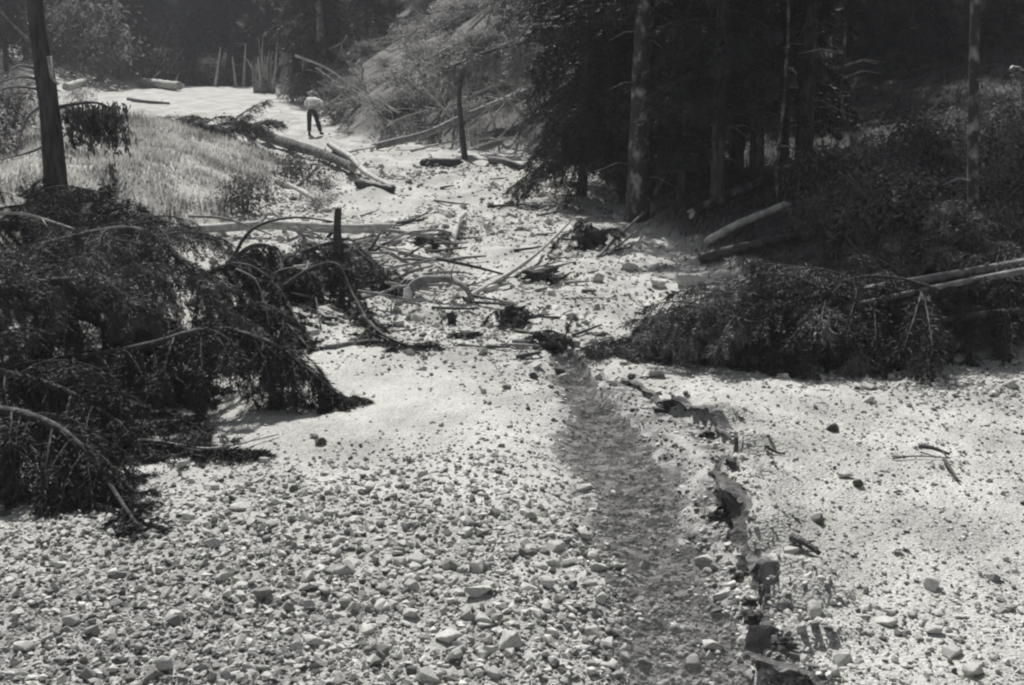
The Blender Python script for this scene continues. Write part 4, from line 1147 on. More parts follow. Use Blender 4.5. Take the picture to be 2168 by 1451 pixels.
# brush pile of cut boughs on the spur crest
bpile = G(440, 285)
root = thing("brush_pile", "dark brush pile of torn boughs on the crest of the grassy spur", "brush pile", tuple(bpile))
for k in range(34):
    a = rng.normal(0.15, 0.5); b = bpile + np.array([rng.normal(0.3, 0.75), rng.normal(0, 0.3), rng.uniform(0, 0.45)])
    d = np.array([math.cos(a) * rng.choice([-1, 1]), rng.normal(0, 0.4), rng.uniform(0.05, 0.8)])
    pp, nv, nt_ = spruce_branch(b, d, rng.uniform(0.6, 1.5), 0.9, True, coarse=2.0, tw=0.5, dense=0.7)
    V, T = tube(pp, [0.03, 0.01], 5)
    br = part(root, "branch", V, T, M["grey_wood"] if k % 4 else M["pale_wood"])
    part(root, "needles", nv, nt_, M["needles_dusty"] if k % 3 else M["needles"], False, br)

# ------------------------------------------------------------------ standing trees
def conifer_meshes(seed, h, r0, crown_from, br_len, nb, coarse=2.8, sag=0.7, dead=14, dead_to=None, spacing=0.075):
    global rng
    keep_rng = rng; rng = np.random.default_rng(seed)
    path = smooth_path([[0, 0, -0.3], [rng.normal(0, 0.08), rng.normal(0, 0.08), h * 0.4], [rng.normal(0, 0.15), rng.normal(0, 0.15), h]], 24)
    tv, tt = tube(path, [r0 * 1.25, r0, r0 * 0.8, r0 * 0.5, 0.02], 12, 0.08, seed)
    bw = MB(); nd = MB()
    for k in range(nb):
        z = crown_from + (h - crown_from) * (k + rng.random()) / nb
        f = (z - crown_from) / (h - crown_from)
        L = br_len * (1 - f) ** 0.75 * rng.uniform(0.75, 1.15) + 0.25
        a = rng.random() * 2 * math.pi
        c = [np.interp(z, path[:, 2], path[:, i]) for i in (0, 1)]
        p, nv, nt_ = spruce_branch(np.array([c[0], c[1], z]), np.array([math.cos(a), math.sin(a), 0.15]), L, sag, False, coarse=coarse, tw=0.6, spacing=spacing, hang=0.7)
        nd.add(nv, nt_); bw.add(*tube(p, [0.012 * L + 0.008, 0.006], 4, caps=False))
    dw = MB()
    for k in range(dead):
        z = rng.uniform(0.8, dead_to or crown_from + 1); a = rng.random() * 2 * math.pi; L = rng.uniform(0.4, 1.4)
        q = np.array([[0, 0, z], [0.5 * L * math.cos(a), 0.5 * L * math.sin(a), z + 0.02], [L * math.cos(a), L * math.sin(a), z - 0.18 * L]])
        dw.add(*tube(q, [0.02, 0.006], 4, caps=False))
    rng = keep_rng
    return (tv, tt), bw.get(), nd.get(), dw.get()

CON = [conifer_meshes(11, 14, 0.17, 2.6, 2.3, 120), conifer_meshes(12, 16, 0.20, 4.2, 2.6, 120, dead=22), conifer_meshes(13, 11, 0.13, 1.2, 2.0, 110), conifer_meshes(14, 15, 0.21, 5.2, 2.8, 110, dead=26)]
CON_ME = {}
def conifer(label, p, k, s=1.0, bark="bark", needles="needles_forest", group=None, lean=(0, 0), yaw=None, name="spruce_tree"):
    key = (k, bark, needles)
    if key not in CON_ME:
        t, b, n_, d = CON[k]
        CON_ME[key] = [mesh("trunk", *t, True, [M[bark]]), mesh("crown", *n_, False, [M[needles]]), mesh("branches", *b, True, [M["bark"]]), mesh("dead_branches", *d, True, [M["grey_wood"]])]
    root = thing(name, label, "tree", tuple(p), group)
    root.rotation_euler = (lean[0], lean[1], rng.random() * 6.3 if yaw is None else yaw)
    root.scale = (s, s, s)
    ms = CON_ME[key]
    link("trunk", ms[0], root); c = link("crown", ms[1], root); link("branches", ms[2], c); tag(link("dead_branches", ms[3], root), kind="stuff")
    return root

# dark conifer and mottled trunk at the forest edge
CON.append(conifer_meshes(21, 9.5, 0.12, 0.9, 2.1, 190, coarse=2.0, sag=1.2, dead=4, dead_to=1.2, spacing=0.05))
conifer("dense dark conifer with drooping boughs at the forest edge by the gravel", G(1232, 418), 4, 1.0, "bark", "needles", lean=(0, 0.04), yaw=0.4)
CON.append(conifer_meshes(22, 14, 0.25, 4.6, 2.2, 100, dead=10, dead_to=4.5))
conifer("tall standing trunk with pale patchy bark at the forest edge", G(1350, 465), 5, 0.95, "bark_patchy", "needles_forest", yaw=1.0)
RF = "trees of the dark forest on the right"
rt = [(1520, 400, 0), (1440, 395, 2), (1600, 370, 1), (1700, 330, 3), (1800, 300, 0), (1880, 330, 2), (1980, 320, 1), (2140, 330, 3), (2260, 380, 0), (1660, 300, 2), (1560, 330, 3), (1760, 290, 2), (1930, 290, 3), (2090, 280, 2), (1480, 340, 0), (1400, 370, 2), (2220, 300, 1), (1850, 280, 1), (1330, 350, 2), (1290, 330, 0), (1260, 310, 3), (2400, 330, 2), (2050, 300, 0)]
for k, (px, py, m) in enumerate(rt):
    p = G(px, py + 40)
    if p[1] > 60: p = np.array([*(P(px, py + 40, 45)[:2]), 0]); p[2] = float(H(p[0], p[1]))
    if px > 1720:
        y_ = 45 + 6 * rng.random(); x_ = (px - CX) / F * y_; p = np.array([x_, y_, float(H(x_, y_)) - 0.1])
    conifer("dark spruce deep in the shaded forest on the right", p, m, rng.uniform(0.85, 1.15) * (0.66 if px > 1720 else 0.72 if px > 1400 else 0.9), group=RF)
k2 = 0
for px, Y in [(1250, 46), (1350, 42), (1450, 44), (1550, 40), (1650, 43), (1750, 47), (1800, 52), (1850, 46), (1900, 51), (1950, 47), (2000, 53), (2050, 46), (2100, 51), (2150, 47), (2200, 52), (2250, 48), (1300, 52), (1500, 52), (1180, 56), (2350, 44)]:
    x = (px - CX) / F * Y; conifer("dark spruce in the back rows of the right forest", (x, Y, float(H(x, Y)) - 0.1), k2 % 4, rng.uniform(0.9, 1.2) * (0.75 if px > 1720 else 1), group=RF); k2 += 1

for k, px in enumerate((1770, 1830, 1895, 1960, 2020, 2085, 2150, 2215, 2280)):
    y_ = 37 + 3 * math.sin(k * 2.2); x_ = (px - CX) / F * y_
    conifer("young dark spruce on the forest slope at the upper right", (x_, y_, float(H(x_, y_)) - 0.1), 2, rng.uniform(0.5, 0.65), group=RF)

def bare_tree(label, pts, r0, r1, bark, name="bare_tree", nbr=5, bl=0.8, cat="tree", crown_h=0):
    path = smooth_path(pts, 20)
    root = thing(name, label, cat, tuple(path[0]))
    V, T = tube(path, [r0, (r0 + r1) / 2, r1], 12, 0.10, len(label))
    part(root, "trunk", V, T, M[bark])
    for k in range(nbr):
        i = int(rng.integers(4, 19)); a = rng.random() * 6.28; L = bl * rng.uniform(0.5, 1.4)
        d = np.array([math.cos(a), math.sin(a) * 0.6, rng.uniform(-0.3, 0.3)])
        q = np.array([path[i], path[i] + d * L * 0.5 + [0, 0, 0.02], path[i] + d * L + [0, 0, -0.15 * L]])
        V, T = tube(q, [0.03, 0.008], 5)
        part(root, "branch", V, T, M["grey_wood"])
    return root
def rise(px, py, Y, x2, y2, extra=None):
    a = G(px, py, -0.1); return a
g = G(2062, 520); bare_tree("tall slim pale-barked trunk near the right edge", [g - [0, 0, .1], P(2060, 300, g[1]), P(2064, 60, g[1]), P(2070, -300, g[1])], 0.085, 0.06, "bark_patchy", nbr=3, name="birch_tree")
g = G(1652, 445); bare_tree("thin pale sapling in front of the dark forest", [g - [0, 0, .1], P(1645, 370, g[1]), P(1658, 230, g[1]), P(1668, 60, g[1] + .3), P(1672, -150, g[1] + .3)], 0.04, 0.025, "bark_patchy", nbr=4, bl=0.6, name="sapling")
g = G(1800, 400); bare_tree("faint thin sapling inside the dark forest right of the pale sapling", [g - [0, 0, .1], P(1806, 310, g[1]), P(1782, 220, g[1]), P(1790, 60, g[1])], 0.04, 0.025, "bark_patchy", nbr=4, name="sapling")
g = G(2160, 300); bare_tree("pale curved trunk at the very right edge of the forest", [g - [0, 0, .1], P(2172, 240, g[1]), P(2165, 160, g[1]), P(2140, 145, g[1])], 0.12, 0.06, "birch", nbr=1, name="snag")

# left standing tree with a hanging broken bough
lt = G(120, 425)
Y = lt[1]
def LP(px, py): return P(px, py, Y)
root = bare_tree("standing dark conifer trunk on the left bank", [lt - [0, 0, 0.3], LP(115, 330), LP(100, 200), LP(82, 80), LP(70, -40), LP(40, -400)], 0.25, 0.13, "bark", nbr=0, name="standing_tree")
for a, b, c in [((88, 190), (40, 185), (-10, 205)), ((92, 170), (50, 165), (-10, 190)), ((80, 100), (55, 70), (30, 30)), ((110, 300), (80, 320), (30, 335)), ((105, 215), (70, 250), (60, 330)), ((90, 150), (60, 140), (45, 150))]:
    V, T = tube(smooth_path([LP(*a), LP(*b) + [0, -0.3, 0], LP(*c) + [0, -0.6, 0]], 8), [0.04, 0.012], 6)
    part(root, "branch", V, T, M["grey_wood"])
V, T = tube(np.array([LP(112, 120), LP(118, 165), LP(132, 180)]) + [0, -0.2, 0], [0.05, 0.02], 6)
part(root, "branch", V, T, M["pale_wood"])
crown = MB(); bwood = MB()
for k in range(20):
    z = 6.2 + 3.2 * rng.random(); a = rng.random() * 6.28; L = 1.6 * (1 - (z - 6.2) / 6)
    c = LP(60, -250); c = np.array([c[0], c[1], lt[2] + z])
    p, nv, nt_ = spruce_branch(c, [math.cos(a), math.sin(a), 0.1], L, 0.8, False, coarse=2.4, tw=0.5, spacing=0.1)
    crown.add(nv, nt_); bwood.add(*tube(p, [0.03, 0.01], 4))
cr = part(root, "crown", *crown.get(), M["needles_forest"], False); part(root, "branches", *bwood.get(), M["bark"], True, cr)
hb = thing("hanging_bough", "broken bough with wilted dark leaves hanging from the left standing tree", "branch", tuple(LP(130, 215)))
V, T = tube(smooth_path([LP(108, 232), LP(150, 222), LP(205, 218), LP(240, 232)], 10), [0.05, 0.015], 6)
part(hb, "stem", V, T, M["bark"])
lv = MB()
for k in range(46):
    x0 = 140 + 115 * rng.random(); y0 = 218 + rng.uniform(-4, 14)
    ylen = rng.uniform(20, 95) * (1.0 if x0 > 180 else 0.8)
    q = smooth_path([LP(x0, y0), LP(x0 + rng.normal(4, 6), y0 + ylen * 0.5), LP(x0 + rng.normal(10, 9), y0 + ylen)], 7) + [0, rng.normal(0, 0.2), 0]
    V, T = tube(q, [0.012, 0.005], 4); part(hb, "twig", V, T, M["bark"])
    m = 26
    b = q[rng.integers(1, 7, m)] + rng.normal(0, 0.06, (m, 3))
    lv.add(*leaves(b, unit(rng.normal(size=(m, 3)) * [1, 1, 0.3]), unit(rng.normal(0, 0.35, (m, 3)) + [0, 0, -1]), rng.uniform(0.09, 0.2, m), rng.uniform(0.04, 0.07, m)))
for x0, y0, y1 in ((262, 265, 320), (235, 340, 385), (150, 270, 310)):
    m = 40; t = rng.random(m)[:, None]
    b = LP(x0, y0) + (LP(x0 + 8, y1) - LP(x0, y0)) * t + rng.normal(0, 0.035, (m, 3))
    lv.add(*leaves(b, unit(rng.normal(size=(m, 3)) * [1, 1, 0.3]), np.tile([[0.1, 0, -1.0]], (m, 1)), rng.uniform(0.1, 0.18, m), rng.uniform(0.04, 0.06, m)))
V, T = tube(smooth_path([LP(225, 300), LP(232, 340), LP(243, 385)], 6), [0.008, 0.005], 4); part(hb, "twig", V, T, M["bark"])
V, T = tube(smooth_path([LP(238, 232), LP(255, 260), LP(272, 320)], 6), [0.01, 0.005], 4); part(hb, "twig", V, T, M["bark"])
part(hb, "leaves", *lv.get(), M["leaf_dark"], False)

# overhanging turf edge with roots below the standing tree
bk = thing("eroded_bank", "dark overhanging turf bank with torn roots under the standing tree", "bank", tuple(G(200, 500)))
pts = [P(60, 420, Y - 0.2), P(140, 425, Y - 0.6), P(205, 432, Y - 1.3), P(255, 462, Y - 2.2), P(300, 500, Y - 3.4)]
path = smooth_path(pts, 18)
path_t = smooth_path(pts, 60)
V, T = tube(path_t, [0.45, 0.5, 0.46, 0.38, 0.2], 30, 0.0, 3)
nv_ = vnoise(V[:, 0] * 2.2, V[:, 1] * 2.2, V[:, 2] * 2.2, 3) * 0.16 + vnoise(V[:, 0] * 7, V[:, 1] * 7, V[:, 2] * 7, 4) * 0.07 + vnoise(V[:, 0] * 18, V[:, 1] * 18, V[:, 2] * 18, 5) * 0.03
V = V + (V - path_t[np.minimum(np.arange(len(V)) // 30, 59)]) * (nv_ * 2.0)[:, None] - [0, 0, 0.3]
part(bk, "turf", V, T, M["mud"])
for k in range(40):
    b = path[int(rng.integers(0, 17))] + rng.normal(0, 0.18, 3) + [0, 0, 0.1]
    pp, nv, nt_ = spruce_branch(b, [rng.normal(0.3, 0.6), -0.6, rng.uniform(0, 0.5)], rng.uniform(0.4, 1.0), 1.8, False, coarse=1.5, tw=0.35)
    V, T = tube(pp, [0.015, 0.005], 5)
    br = part(bk, "sprig", V, T, M["dark_wood"]); part(bk, "needles", nv, nt_, M["needles"], False, br)
for k in range(46):
    b = path[int(rng.integers(1, 17))] + rng.normal(0, 0.15, 3)
    q = [b, b + np.array([rng.normal(0.1, 0.2), -rng.uniform(0.1, 0.5), -rng.uniform(0.1, 0.5)]), b + np.array([rng.normal(0.15, 0.35), -rng.uniform(0.2, 0.7), -rng.uniform(0.4, 1.2)])]
    V, T = tube(smooth_path(q, 6), [rng.uniform(0.012, 0.035), 0.005], 5)
    part(bk, "root", V, T, M["dark_wood"])

# ------------------------------------------------------------------ grass and weeds
def scatter_grass(name, label, n, box, accept, length, width, matn):
    x = rng.uniform(box[0], box[1], n); y = rng.uniform(box[2], box[3], n)
    w = accept(x, y); k = rng.random(n) < w; x, y = x[k], y[k]
    z = H(x, y) - 0.01; m = len(x)
    d = unit(np.stack([rng.normal(0.15, 0.35, m), rng.normal(-0.1, 0.35, m), np.ones(m)], -1))
    L = length * rng.uniform(0.4, 1.2, m) * (0.7 + 0.6 * vnoise(x * 1.3, y * 1.3, seed=9))
    V, T = blades(np.stack([x, y, z], -1), d, L, width * rng.uniform(0.6, 1.4, m))
    return tag(link(name, mesh(name, V, T, False, [M[matn]])), label, "grass", kind="stuff")
scatter_grass("grass", "pale dry grass covering the left spur", 150000, (-24, -2, 14, 46), lambda x, y: sstep(0.15, 0.8, left_in(x, y)) * (y > 18), 0.32, 0.03, "grass")
scatter_grass("weeds", "dark weeds along the edge of the left spur", 16000, (-16, -2, 16, 44), lambda x, y: (left_in(x, y) > 0.0) * (1 - 0.85 * sstep(0.4, 1.6, left_in(x, y))) * (vnoise(x * 1.2, y * 1.2, seed=4) > -0.2), 0.35, 0.04, "weed")
scatter_grass("undergrowth", "low dark plants on the shaded forest floor", 60000, (-4, 24, 16, 50), lambda x, y: sstep(0.2, 1.0, right_in(x, y)), 0.30, 0.04, "weed")

# ------------------------------------------------------------------ far end of the valley
BG = "dark trees closing the head of the valley"
for k, x in enumerate(np.linspace(-66, 14, 18)):
    Y = 126 + 4 * math.sin(k * 1.3)
    conifer("tall conifer on the hill behind the head of the valley", (x, Y, float(H(x, Y)) - 0.2), (k + 2) % 3, rng.uniform(1.5, 1.9), group=BG)
xs = np.linspace(-52, 8, 30)
for k, x in enumerate(xs):
    Y = 101 + 4 * math.sin(k * 2.3) + (5 if k % 2 else 0)
    conifer("dark conifer in the forest wall at the head of the valley", (x, Y, float(H(x, Y)) - 0.2), k % 4, rng.uniform(0.9, 1.15), group=BG)
for k, x in enumerate(np.linspace(-60, 14, 24)):
    Y = 116 + 4 * math.sin(k * 1.7)
    conifer("tall conifer in the back row at the head of the valley", (x, Y, float(H(x, Y)) - 0.2), (k + 1) % 4, rng.uniform(1.5, 1.9), group=BG)
for k, (x, Y) in enumerate([(-46, 70), (-42, 78), (-36, 84), (-40, 62), (-50, 60), (-34, 76), (-38, 54), (-30, 60), (6, 76), (2, 84), (10, 68), (-2, 88), (5, 62), (1, 70), (-3, 74), (-6, 80), (3, 57), (7, 56), (-1, 64), (-9, 86), (-15, 82), (-13, 74), (-17, 90), (-11.5, 68), (-14, 96), (-18, 98), (-10, 78)]):
    conifer("dark conifer on the side of the valley beside the far gravel", (x, Y, float(H(x, Y)) - 0.2), k % 3, rng.uniform(1.0, 1.3), group=BG)
FB = "leafy bushes at the foot of the far forest"
fs = []
for k in range(80):
    px = rng.uniform(-60, 640); Y = rng.uniform(90, 97)
    x = (px - CX) / F * Y
    if any(math.hypot(x - q[0], Y - q[1]) < 1.7 for q in fs): continue
    fs.append((x, Y))
    shrub("leafy bush at the foot of the far forest beyond the gravel", (x, Y, float(H(x, Y)) - 0.05), int(rng.choice([1, 3, 0])), str(rng.choice(["leaf_dark", "leaf_dark", "leaf_mid"])), rng.uniform(0.7, 1.3), FB)
shrub("large broadleaf tree crown with sunlit leaves at the far upper left", (*(P(210, 130, 86)[:2]), float(H(*P(210, 130, 86)[:2])) + 0.2), 3, "leaf_mid", 2.0, sz=1.15)
shrub("darker broadleaf crown beside the large one at the far upper left", (*(P(130, 130, 88)[:2]), float(H(*P(130, 130, 88)[:2]))), 1, "leaf_dark", 2.2)
for px, py in ((650, 205), (665, 185), (700, 175), (620, 200)):
    g = G(px, py + 15); shrub("dusky bush on the far slope just behind the man", g, 1, "leaf_mid", 0.8, "bushes behind the man's shoulder")
# left hillside bushes behind the standing tree
for px, py in ((20, 300), (60, 260), (-40, 330), (30, 220), (170, 215), (-60, 260)):
    g = G(px, py); shrub("pale bush on the left hillside behind the standing tree", g, int(rng.integers(0, 3)), "leaf_pale", 0.8, "bushes on the left hillside")

# splintered stump
sg = G(560, 195)
root = thing("splintered_stump", "tall splintered pale stump standing at the far edge of the gravel", "stump", tuple(sg))
s = sg[1] / F
V, T = tube(np.array([sg - [0, 0, .2], sg + [0, 0, 14 * s], sg + [0, 0, 30 * s]]), [22 * s, 18 * s, 10 * s], 14, 0.45, 5)
part(root, "base", V, T, M["grey_wood"])
for k in range(26):
    a = rng.random() * 6.28; e = math.sqrt(rng.random()); dx, dy = 24 * e * math.cos(a), 14 * e * math.sin(a)
    top = rng.uniform(35, 85) + (45 * rng.random() if e < 0.5 else 0)
    q = np.array([sg + [dx * 0.9 * s, dy * s, -2 * s], sg + [(dx + rng.normal(0, 2)) * s, dy * s, top * 0.55 * s], sg + [(dx * 1.25 + rng.normal(0, 4)) * s, dy * s, top * s]])
    w_ = rng.uniform(2.2, 5.0)
    V, T = tube(smooth_path(q, 6), [w_ * s, w_ * 0.8 * s, 0.3 * s], 5, 0.35, k)
    part(root, "splinter", V, T, M["pale_wood"] if k % 3 else M["grey_wood"])
g = G(470, 182); bare_tree("leaning pale broken stem left of the splintered stump", [g - [0, 0, .1], P(472, 145, g[1]), P(478, 112, g[1])], 0.28, 0.12, "pale_wood", nbr=2, bl=1.2, name="snag", cat="snag")
for k, (px, top, lean) in enumerate([(455, 100, 12), (515, 92, 5), (500, 120, -8), (580, 70, 9), (620, 95, -6), (640, 85, 4)]):
    g = G(px, 184); bare_tree(["slanting pale broken stem far left of the splintered stump", "thin pale stem just left of the splintered stump", "short pale stem between the splintered stump and the leaning stem", "tall thin pale stem touching the splintered stump", "thin pale stem between the slim snag and the dead trunk", "pale stem closest to the dead trunk above the man"][k], [g - [0, 0, .1], P(px + lean * 0.5, (184 + top) / 2, g[1]), P(px + lean, top, g[1])], 0.13, 0.04, "pale_wood", nbr=3, bl=1.0, name="snag", cat="snag")
g = G(598, 178); bare_tree("slim pale snag right of the splintered stump", [g - [0, 0, .1], P(601, 120, g[1]), P(607, 50, g[1]), P(608, -20, g[1])], 0.22, 0.10, "pale_wood", nbr=3, bl=1.0, name="snag", cat="snag")
g = G(686, 190); bare_tree("grey standing dead trunk directly above the man", [g - [0, 0, .2], P(682, 120, g[1]), P(677, 40, g[1]), P(672, -150, g[1])], 0.28, 0.2, "grey_wood", nbr=3, bl=1.2, name="dead_tree")
# far log with root plate, pale boulder on a mound
log("fallen_log", "thick pale log lying at the far edge of the gravel", [G(303, 183, 0.3), G(340, 188, 0.35), G(380, 193, 0.35)], 0.36, 0.30, "pale_wood", stubs=3, stub_len=0.9)
log("fallen_log", "dark low log on the far gravel in front of the thick pale log", [G(272, 213, 0.08), G(300, 218, 0.1), G(358, 221, 0.05)], 0.12, 0.08, "dark_wood", stubs=3)
log("fallen_log", "pale log end at the far left of the gravel", [G(140, 190, 0.2), G(180, 180, 0.25)], 0.25, 0.22, "pale_wood")
md = G(355, 178)
root = thing("earth_mound", "grey mound of torn earth behind the thick pale log", "mound", tuple(md))
bm = bmesh.new(); bmesh.ops.create_icosphere(bm, subdivisions=4, radius=1)
V = np.array([v.co[:] for v in bm.verts]); T = np.array([[v.index for v in f.verts] for f in bm.faces]); bm.free()
r = 0.85 + 0.3 * vnoise(V[:, 0] * 2, V[:, 1] * 2, V[:, 2] * 2, 4) + 0.1 * vnoise(V[:, 0] * 7, V[:, 1] * 7, V[:, 2] * 7, 5)
part(root, "earth", V * r[:, None] * [1.7, 1.5, 1.75] + md + [0, 1.2, 0.1], T, M["grey_wood"])
for k in range(9):
    b = md + np.array([rng.normal(0, 0.8), -0.1, rng.uniform(0.4, 1.5)]); q = [b, b + rng.normal(0, 0.5, 3) + [0, -0.3, 0.2], b + rng.normal(0, 0.9, 3) + [0, -0.4, 0.3]]
    V, T = tube(smooth_path(q, 6), [0.06, 0.02], 5); part(root, "root", V, T, M["grey_wood"])
o = link("boulder", large_mesh(7, "stone_pale")); o.location = tuple(P(345, 117, md[1] + 1.2)); o.scale = (1.0, 0.9, 1.6); tag(o, "pale pointed boulder on top of the grey earth mound", "boulder")

ORD = "first second third fourth fifth sixth seventh eighth ninth tenth eleventh twelfth thirteenth fourteenth fifteenth sixteenth seventeenth eighteenth nineteenth twentieth".split()
def ordinal(k):
    return ORD[k] if k < 20 else "twenty-" + ORD[k - 20] if k < 29 else "thirtieth" if k == 29 else "thirty-" + ORD[k - 30]
def number_labels(match, text):
    """things of one look that stand in a row are told apart by their place in it"""
    found = []
    for o in COL.objects:
        if o.parent is None and o.get("label") == match:
            x, y, d_ = project(np.array(o.location))
            if -40 < x < 2208: found.append((float(x), o))
    for k, (x, o) in enumerate(sorted(found, key=lambda t: t[0])):
        o["label"] = text.format(ordinal(k))
number_labels("dark spruce deep in the shaded forest on the right", "dark spruce in the shaded front of the right forest, {} trunk from the left")
number_labels("dark spruce in the back rows of the right forest", "dark spruce in the back rows of the right forest, {} from the left")
number_labels("dark conifer in the forest wall at the head of the valley", "dark conifer in the front row of the far forest wall, {} from the left")
number_labels("tall conifer in the back row at the head of the valley", "tall conifer in the second row of the far forest wall, {} from the left")
number_labels("tall conifer on the hill behind the head of the valley", "tall conifer on the hill behind the far forest wall, {} from the left")
number_labels("dark conifer on the side of the valley beside the far gravel", "dark conifer on the valley side beside the far gravel, {} from the left")
number_labels("young dark spruce on the forest slope at the upper right", "young dark spruce on the forest slope at the upper right, {} from the left")
number_labels("leafy bush at the foot of the far forest beyond the gravel", "leafy bush at the foot of the far forest, {} from the left")
number_labels("low bush under the trees above the right fallen spruce", "low bush above the right fallen spruce, {} from the left")
number_labels("broad-leaved bush at the right edge of the dark forest", "broad-leaved bush at the right forest edge, {} from the left")
for bnd in ("foot", "lower part", "middle", "upper part", "crest"):
    for tn_ in ("dark", "grey", "pale"):
        number_labels("%s leafy bush in the %s of the thicket behind the man" % (tn_, bnd), "%s bush in the %s of the thicket behind the man, {} from left" % (tn_, bnd))

# ------------------------------------------------------------------ the man
def skin_body(name, verts, edges, radii, mat_, parent, rootv=0, sub=2):
    me = bpy.data.meshes.new(name)
    me.from_pydata([tuple(v) for v in verts], edges, [])
    me.materials.append(mat_)
    o = link(name, me, parent)
    md_ = o.modifiers.new("Skin", 'SKIN'); md_.use_smooth_shade = True
    if not me.skin_vertices: 
        bpy.context.view_layer.objects.active = o
        bpy.ops.mesh.customdata_skin_add()
    for i, sv in enumerate(me.skin_vertices[0].data):
        r = radii[i]; sv.radius = (r, r) if np.isscalar(r) else r
        sv.use_root = (i == rootv)
    ss_ = o.modifiers.new("Sub", 'SUBSURF'); ss_.levels = sub; ss_.render_levels = sub
    return o
mp_ = G(662, 286)
man = thing("person", "person in white shirt and dark trousers standing on the far gravel", "person", tuple(mp_))
man.scale = (1.12, 1.12, 1.12)
# joints (x right, y away, z up), seen from behind, legs apart, weight on the left leg
J = {"pelvis": (0, 0, 0.92), "waist": (-0.01, 0, 1.06), "chest": (0.0, 0.0, 1.28), "neck": (-0.02, 0.02, 1.47), "head0": (-0.04, 0.0, 1.56), "head1": (-0.06, -0.02, 1.66), "head2": (-0.065, -0.01, 1.73),
     "lsh": (-0.17, 0, 1.40), "lel": (-0.27, -0.06, 1.16), "lwr": (-0.17, -0.22, 1.02), "rsh": (0.17, 0, 1.39), "rel": (0.40, 0.02, 1.20), "rwr": (0.20, -0.08, 1.03),
     "lhip": (-0.09, 0, 0.88), "lkn": (-0.11, -0.02, 0.48), "lan": (-0.12, 0.0, 0.09), "lto": (-0.14, -0.16, 0.04), "rhip": (0.09, 0, 0.88), "rkn": (0.19, -0.03, 0.49), "ran": (0.31, 0.02, 0.09), "rto": (0.36, -0.13, 0.04)}
def pose(p):
    x, y, z = p
    y = -y
    if z > 0.98: y, z = y + (z - 0.98) * 0.70, 0.98 + (z - 0.98) * 0.72
    return (x, y, z)
J = {n: pose(p) for n, p in J.items()}
names = list(J); idx = {n: i for i, n in enumerate(names)}
E = [("pelvis", "waist"), ("waist", "chest"), ("chest", "neck"), ("neck", "head0"), ("head0", "head1"), ("head1", "head2"), ("chest", "lsh"), ("lsh", "lel"), ("lel", "lwr"), ("chest", "rsh"), ("rsh", "rel"), ("rel", "rwr"),
     ("pelvis", "lhip"), ("lhip", "lkn"), ("lkn", "lan"), ("lan", "lto"), ("pelvis", "rhip"), ("rhip", "rkn"), ("rkn", "ran"), ("ran", "rto")]
RAD = {"pelvis": (0.14, 0.10), "waist": (0.13, 0.09), "chest": (0.15, 0.10), "neck": 0.055, "head0": 0.075, "head1": 0.095, "head2": 0.07, "lsh": 0.06, "lel": 0.04, "lwr": 0.028, "rsh": 0.06, "rel": 0.04, "rwr": 0.028,
       "lhip": 0.085, "lkn": 0.055, "lan": 0.04, "lto": 0.035, "rhip": 0.085, "rkn": 0.055, "ran": 0.04, "rto": 0.035}
bv = [J[n] for n in names]; be = [(idx[a], idx[b]) for a, b in E]; br_ = [RAD[n] for n in names]
for wr, el, sgn in (("lwr", "lel", -1), ("rwr", "rel", 1)):
    w = np.array(J[wr]); d = unit(w - np.array(J[el])); palm = w + d * 0.07
    bi = len(bv); bv.append(tuple(palm)); br_.append((0.034, 0.018)); be.append((idx[wr], bi))
    for f in range(5):
        off = (f - 2) * 0.018
        q0 = palm + np.array([off * 0.3, off, -abs(off) * 0.3]) + d * (0.03 if f else -0.02); l = (0.05, 0.07, 0.078, 0.072, 0.055)[f]
        q1 = q0 + d * l * 0.6 + np.array([0, off * (1.5 if f == 0 else 0.3), -0.012]); q2 = q1 + d * l * 0.4 + np.array([-sgn * 0.008, 0, -0.02])
        a = len(bv); bv += [tuple(q0), tuple(q1), tuple(q2)]; br_ += [0.010, 0.0095, 0.008]; be += [(bi, a), (a, a + 1), (a + 1, a + 2)]
body = skin_body("body", bv, be, br_, M["skin"], man)
def garment(name, ns, es, grow, mat_, extra=None):
    loc = {n: i for i, n in enumerate(ns)}
    r = [tuple(np.array(RAD[n]) * grow[1] + grow[0]) if not np.isscalar(RAD[n]) else RAD[n] * grow[1] + grow[0] for n in ns]
    return skin_body(name, [J[n] for n in ns], [(loc[a], loc[b]) for a, b in es], r, mat_, man)
J2 = dict(J); J["lcuff"] = tuple(np.array(J["lel"]) * 0.55 + np.array(J["lwr"]) * 0.45); J["rcuff"] = tuple(np.array(J["rel"]) * 0.55 + np.array(J["rwr"]) * 0.45); RAD["lcuff"] = 0.04; RAD["rcuff"] = 0.04
J["belt"] = pose((0, 0, 1.0)); RAD["belt"] = (0.135, 0.10); J["collar"] = pose((-0.015, -0.015, 1.43)); RAD["collar"] = 0.06
garment("shirt", ["belt", "waist", "chest", "collar", "lsh", "lel", "lcuff", "rsh", "rel", "rcuff"], [("belt", "waist"), ("waist", "chest"), ("chest", "collar"), ("chest", "lsh"), ("lsh", "lel"), ("lel", "lcuff"), ("chest", "rsh"), ("rsh", "rel"), ("rel", "rcuff")], (0.028, 1.05), M["shirt"])
J["lhem"] = (-0.12, 0.0, 0.10); J["rhem"] = (0.305, -0.02, 0.11); RAD["lhem"] = RAD["rhem"] = 0.05
garment("trousers", ["pelvis", "belt", "lhip", "lkn", "lhem", "rhip", "rkn", "rhem"], [("pelvis", "belt"), ("pelvis", "lhip"), ("lhip", "lkn"), ("lkn", "lhem"), ("pelvis", "rhip"), ("rhip", "rkn"), ("rkn", "rhem")], (0.03, 1.08), M["trousers"])
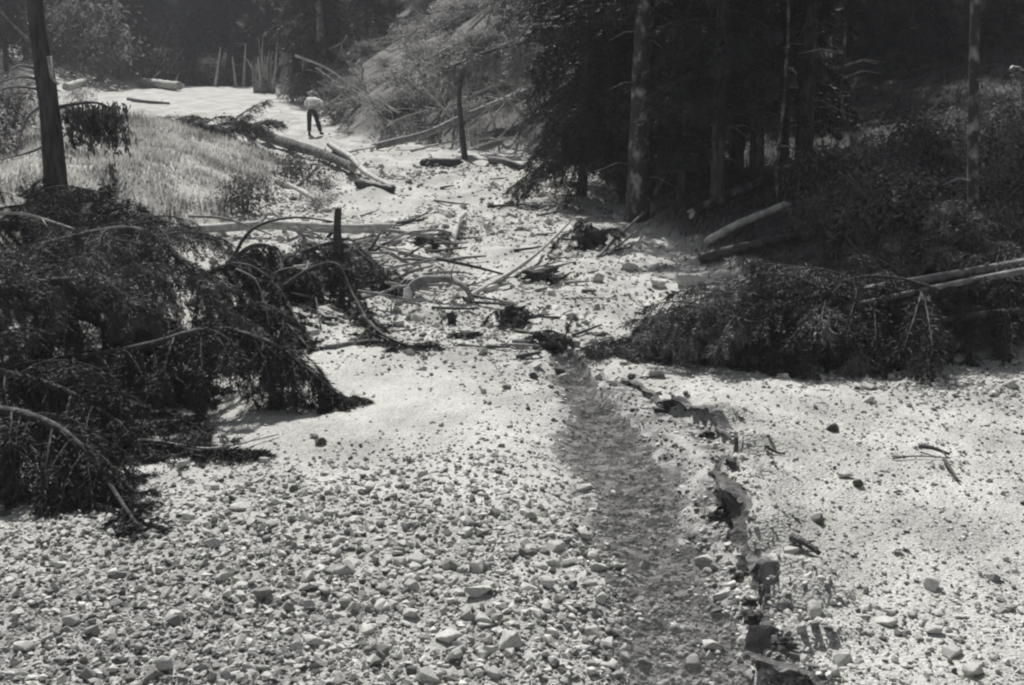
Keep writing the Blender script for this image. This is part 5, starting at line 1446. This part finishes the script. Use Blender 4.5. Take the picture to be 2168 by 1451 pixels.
for s_, a, t_ in ((-1, "lan", "lto"), (1, "ran", "rto")):
    q = np.array([J[a], (np.array(J[a]) + np.array(J[t_])) / 2 + [0, 0, -0.01], J[t_]]); q[0] = q[0] + [0, -0.04, -0.03]
    V, T = tube(smooth_path(q, 6), [0.055, 0.055, 0.045], 8); link("shoe", mesh("shoe", V, T, True, [M["boot"]]), man)
bm = bmesh.new(); bmesh.ops.create_uvsphere(bm, u_segments=14, v_segments=9, radius=1)
V = np.array([v.co[:] for v in bm.verts]); bmesh.ops.triangulate(bm, faces=bm.faces); T = np.array([[v.index for v in f.verts] for f in bm.faces]); bm.free()
V[:, 2] = np.where(V[:, 2] < -0.2, -0.2 + (V[:, 2] + 0.2) * 0.5, V[:, 2])
link("hair", mesh("hair", V * [0.10, 0.115, 0.10] + np.array(pose((-0.063, 0.022, 1.705))), T, True, [M["hair"]]), man)
for nm, pos, sc, m_ in (("nose", (-0.07, -0.115, 1.645), (0.014, 0.022, 0.024), "skin"), ("ear", (-0.155, 0.0, 1.65), (0.012, 0.022, 0.032), "skin"), ("ear", (0.035, 0.0, 1.65), (0.012, 0.022, 0.032), "skin"), ("eye", (-0.10, -0.098, 1.67), (0.012, 0.008, 0.009), "boot"), ("eye", (-0.035, -0.098, 1.67), (0.012, 0.008, 0.009), "boot"), ("mouth", (-0.068, -0.10, 1.605), (0.026, 0.008, 0.007), "hair")):
    link(nm, mesh(nm, V * sc + np.array(pose(pos)), T, True, [M[m_]]), man)

# ------------------------------------------------------------------ dusty summer air
hb_ = bpy.data.meshes.new("haze")
bm = bmesh.new(); bmesh.ops.create_cube(bm, size=1.0)
bmesh.ops.scale(bm, vec=(330, 230, 70), verts=bm.verts); bmesh.ops.translate(bm, vec=(0, 85, 26), verts=bm.verts)
bm.to_mesh(hb_); bm.free()
hm = bpy.data.materials.new("haze"); hm.use_nodes = True
hn = hm.node_tree.nodes; hn.remove(hn["Principled BSDF"])
pv_ = hn.new("ShaderNodeVolumePrincipled"); pv_.inputs["Color"].default_value = (0.92, 0.94, 1.0, 1); pv_.inputs["Density"].default_value = 0.0009
hm.node_tree.links.new(pv_.outputs[0], hn["Material Output"].inputs["Volume"])
hb_.materials.append(hm)
tag(link("haze", hb_), "thin dusty haze filling the valley", "haze", kind="stuff")
SC.cycles.volume_bounces = 0
SC.cycles.volume_max_steps = 64
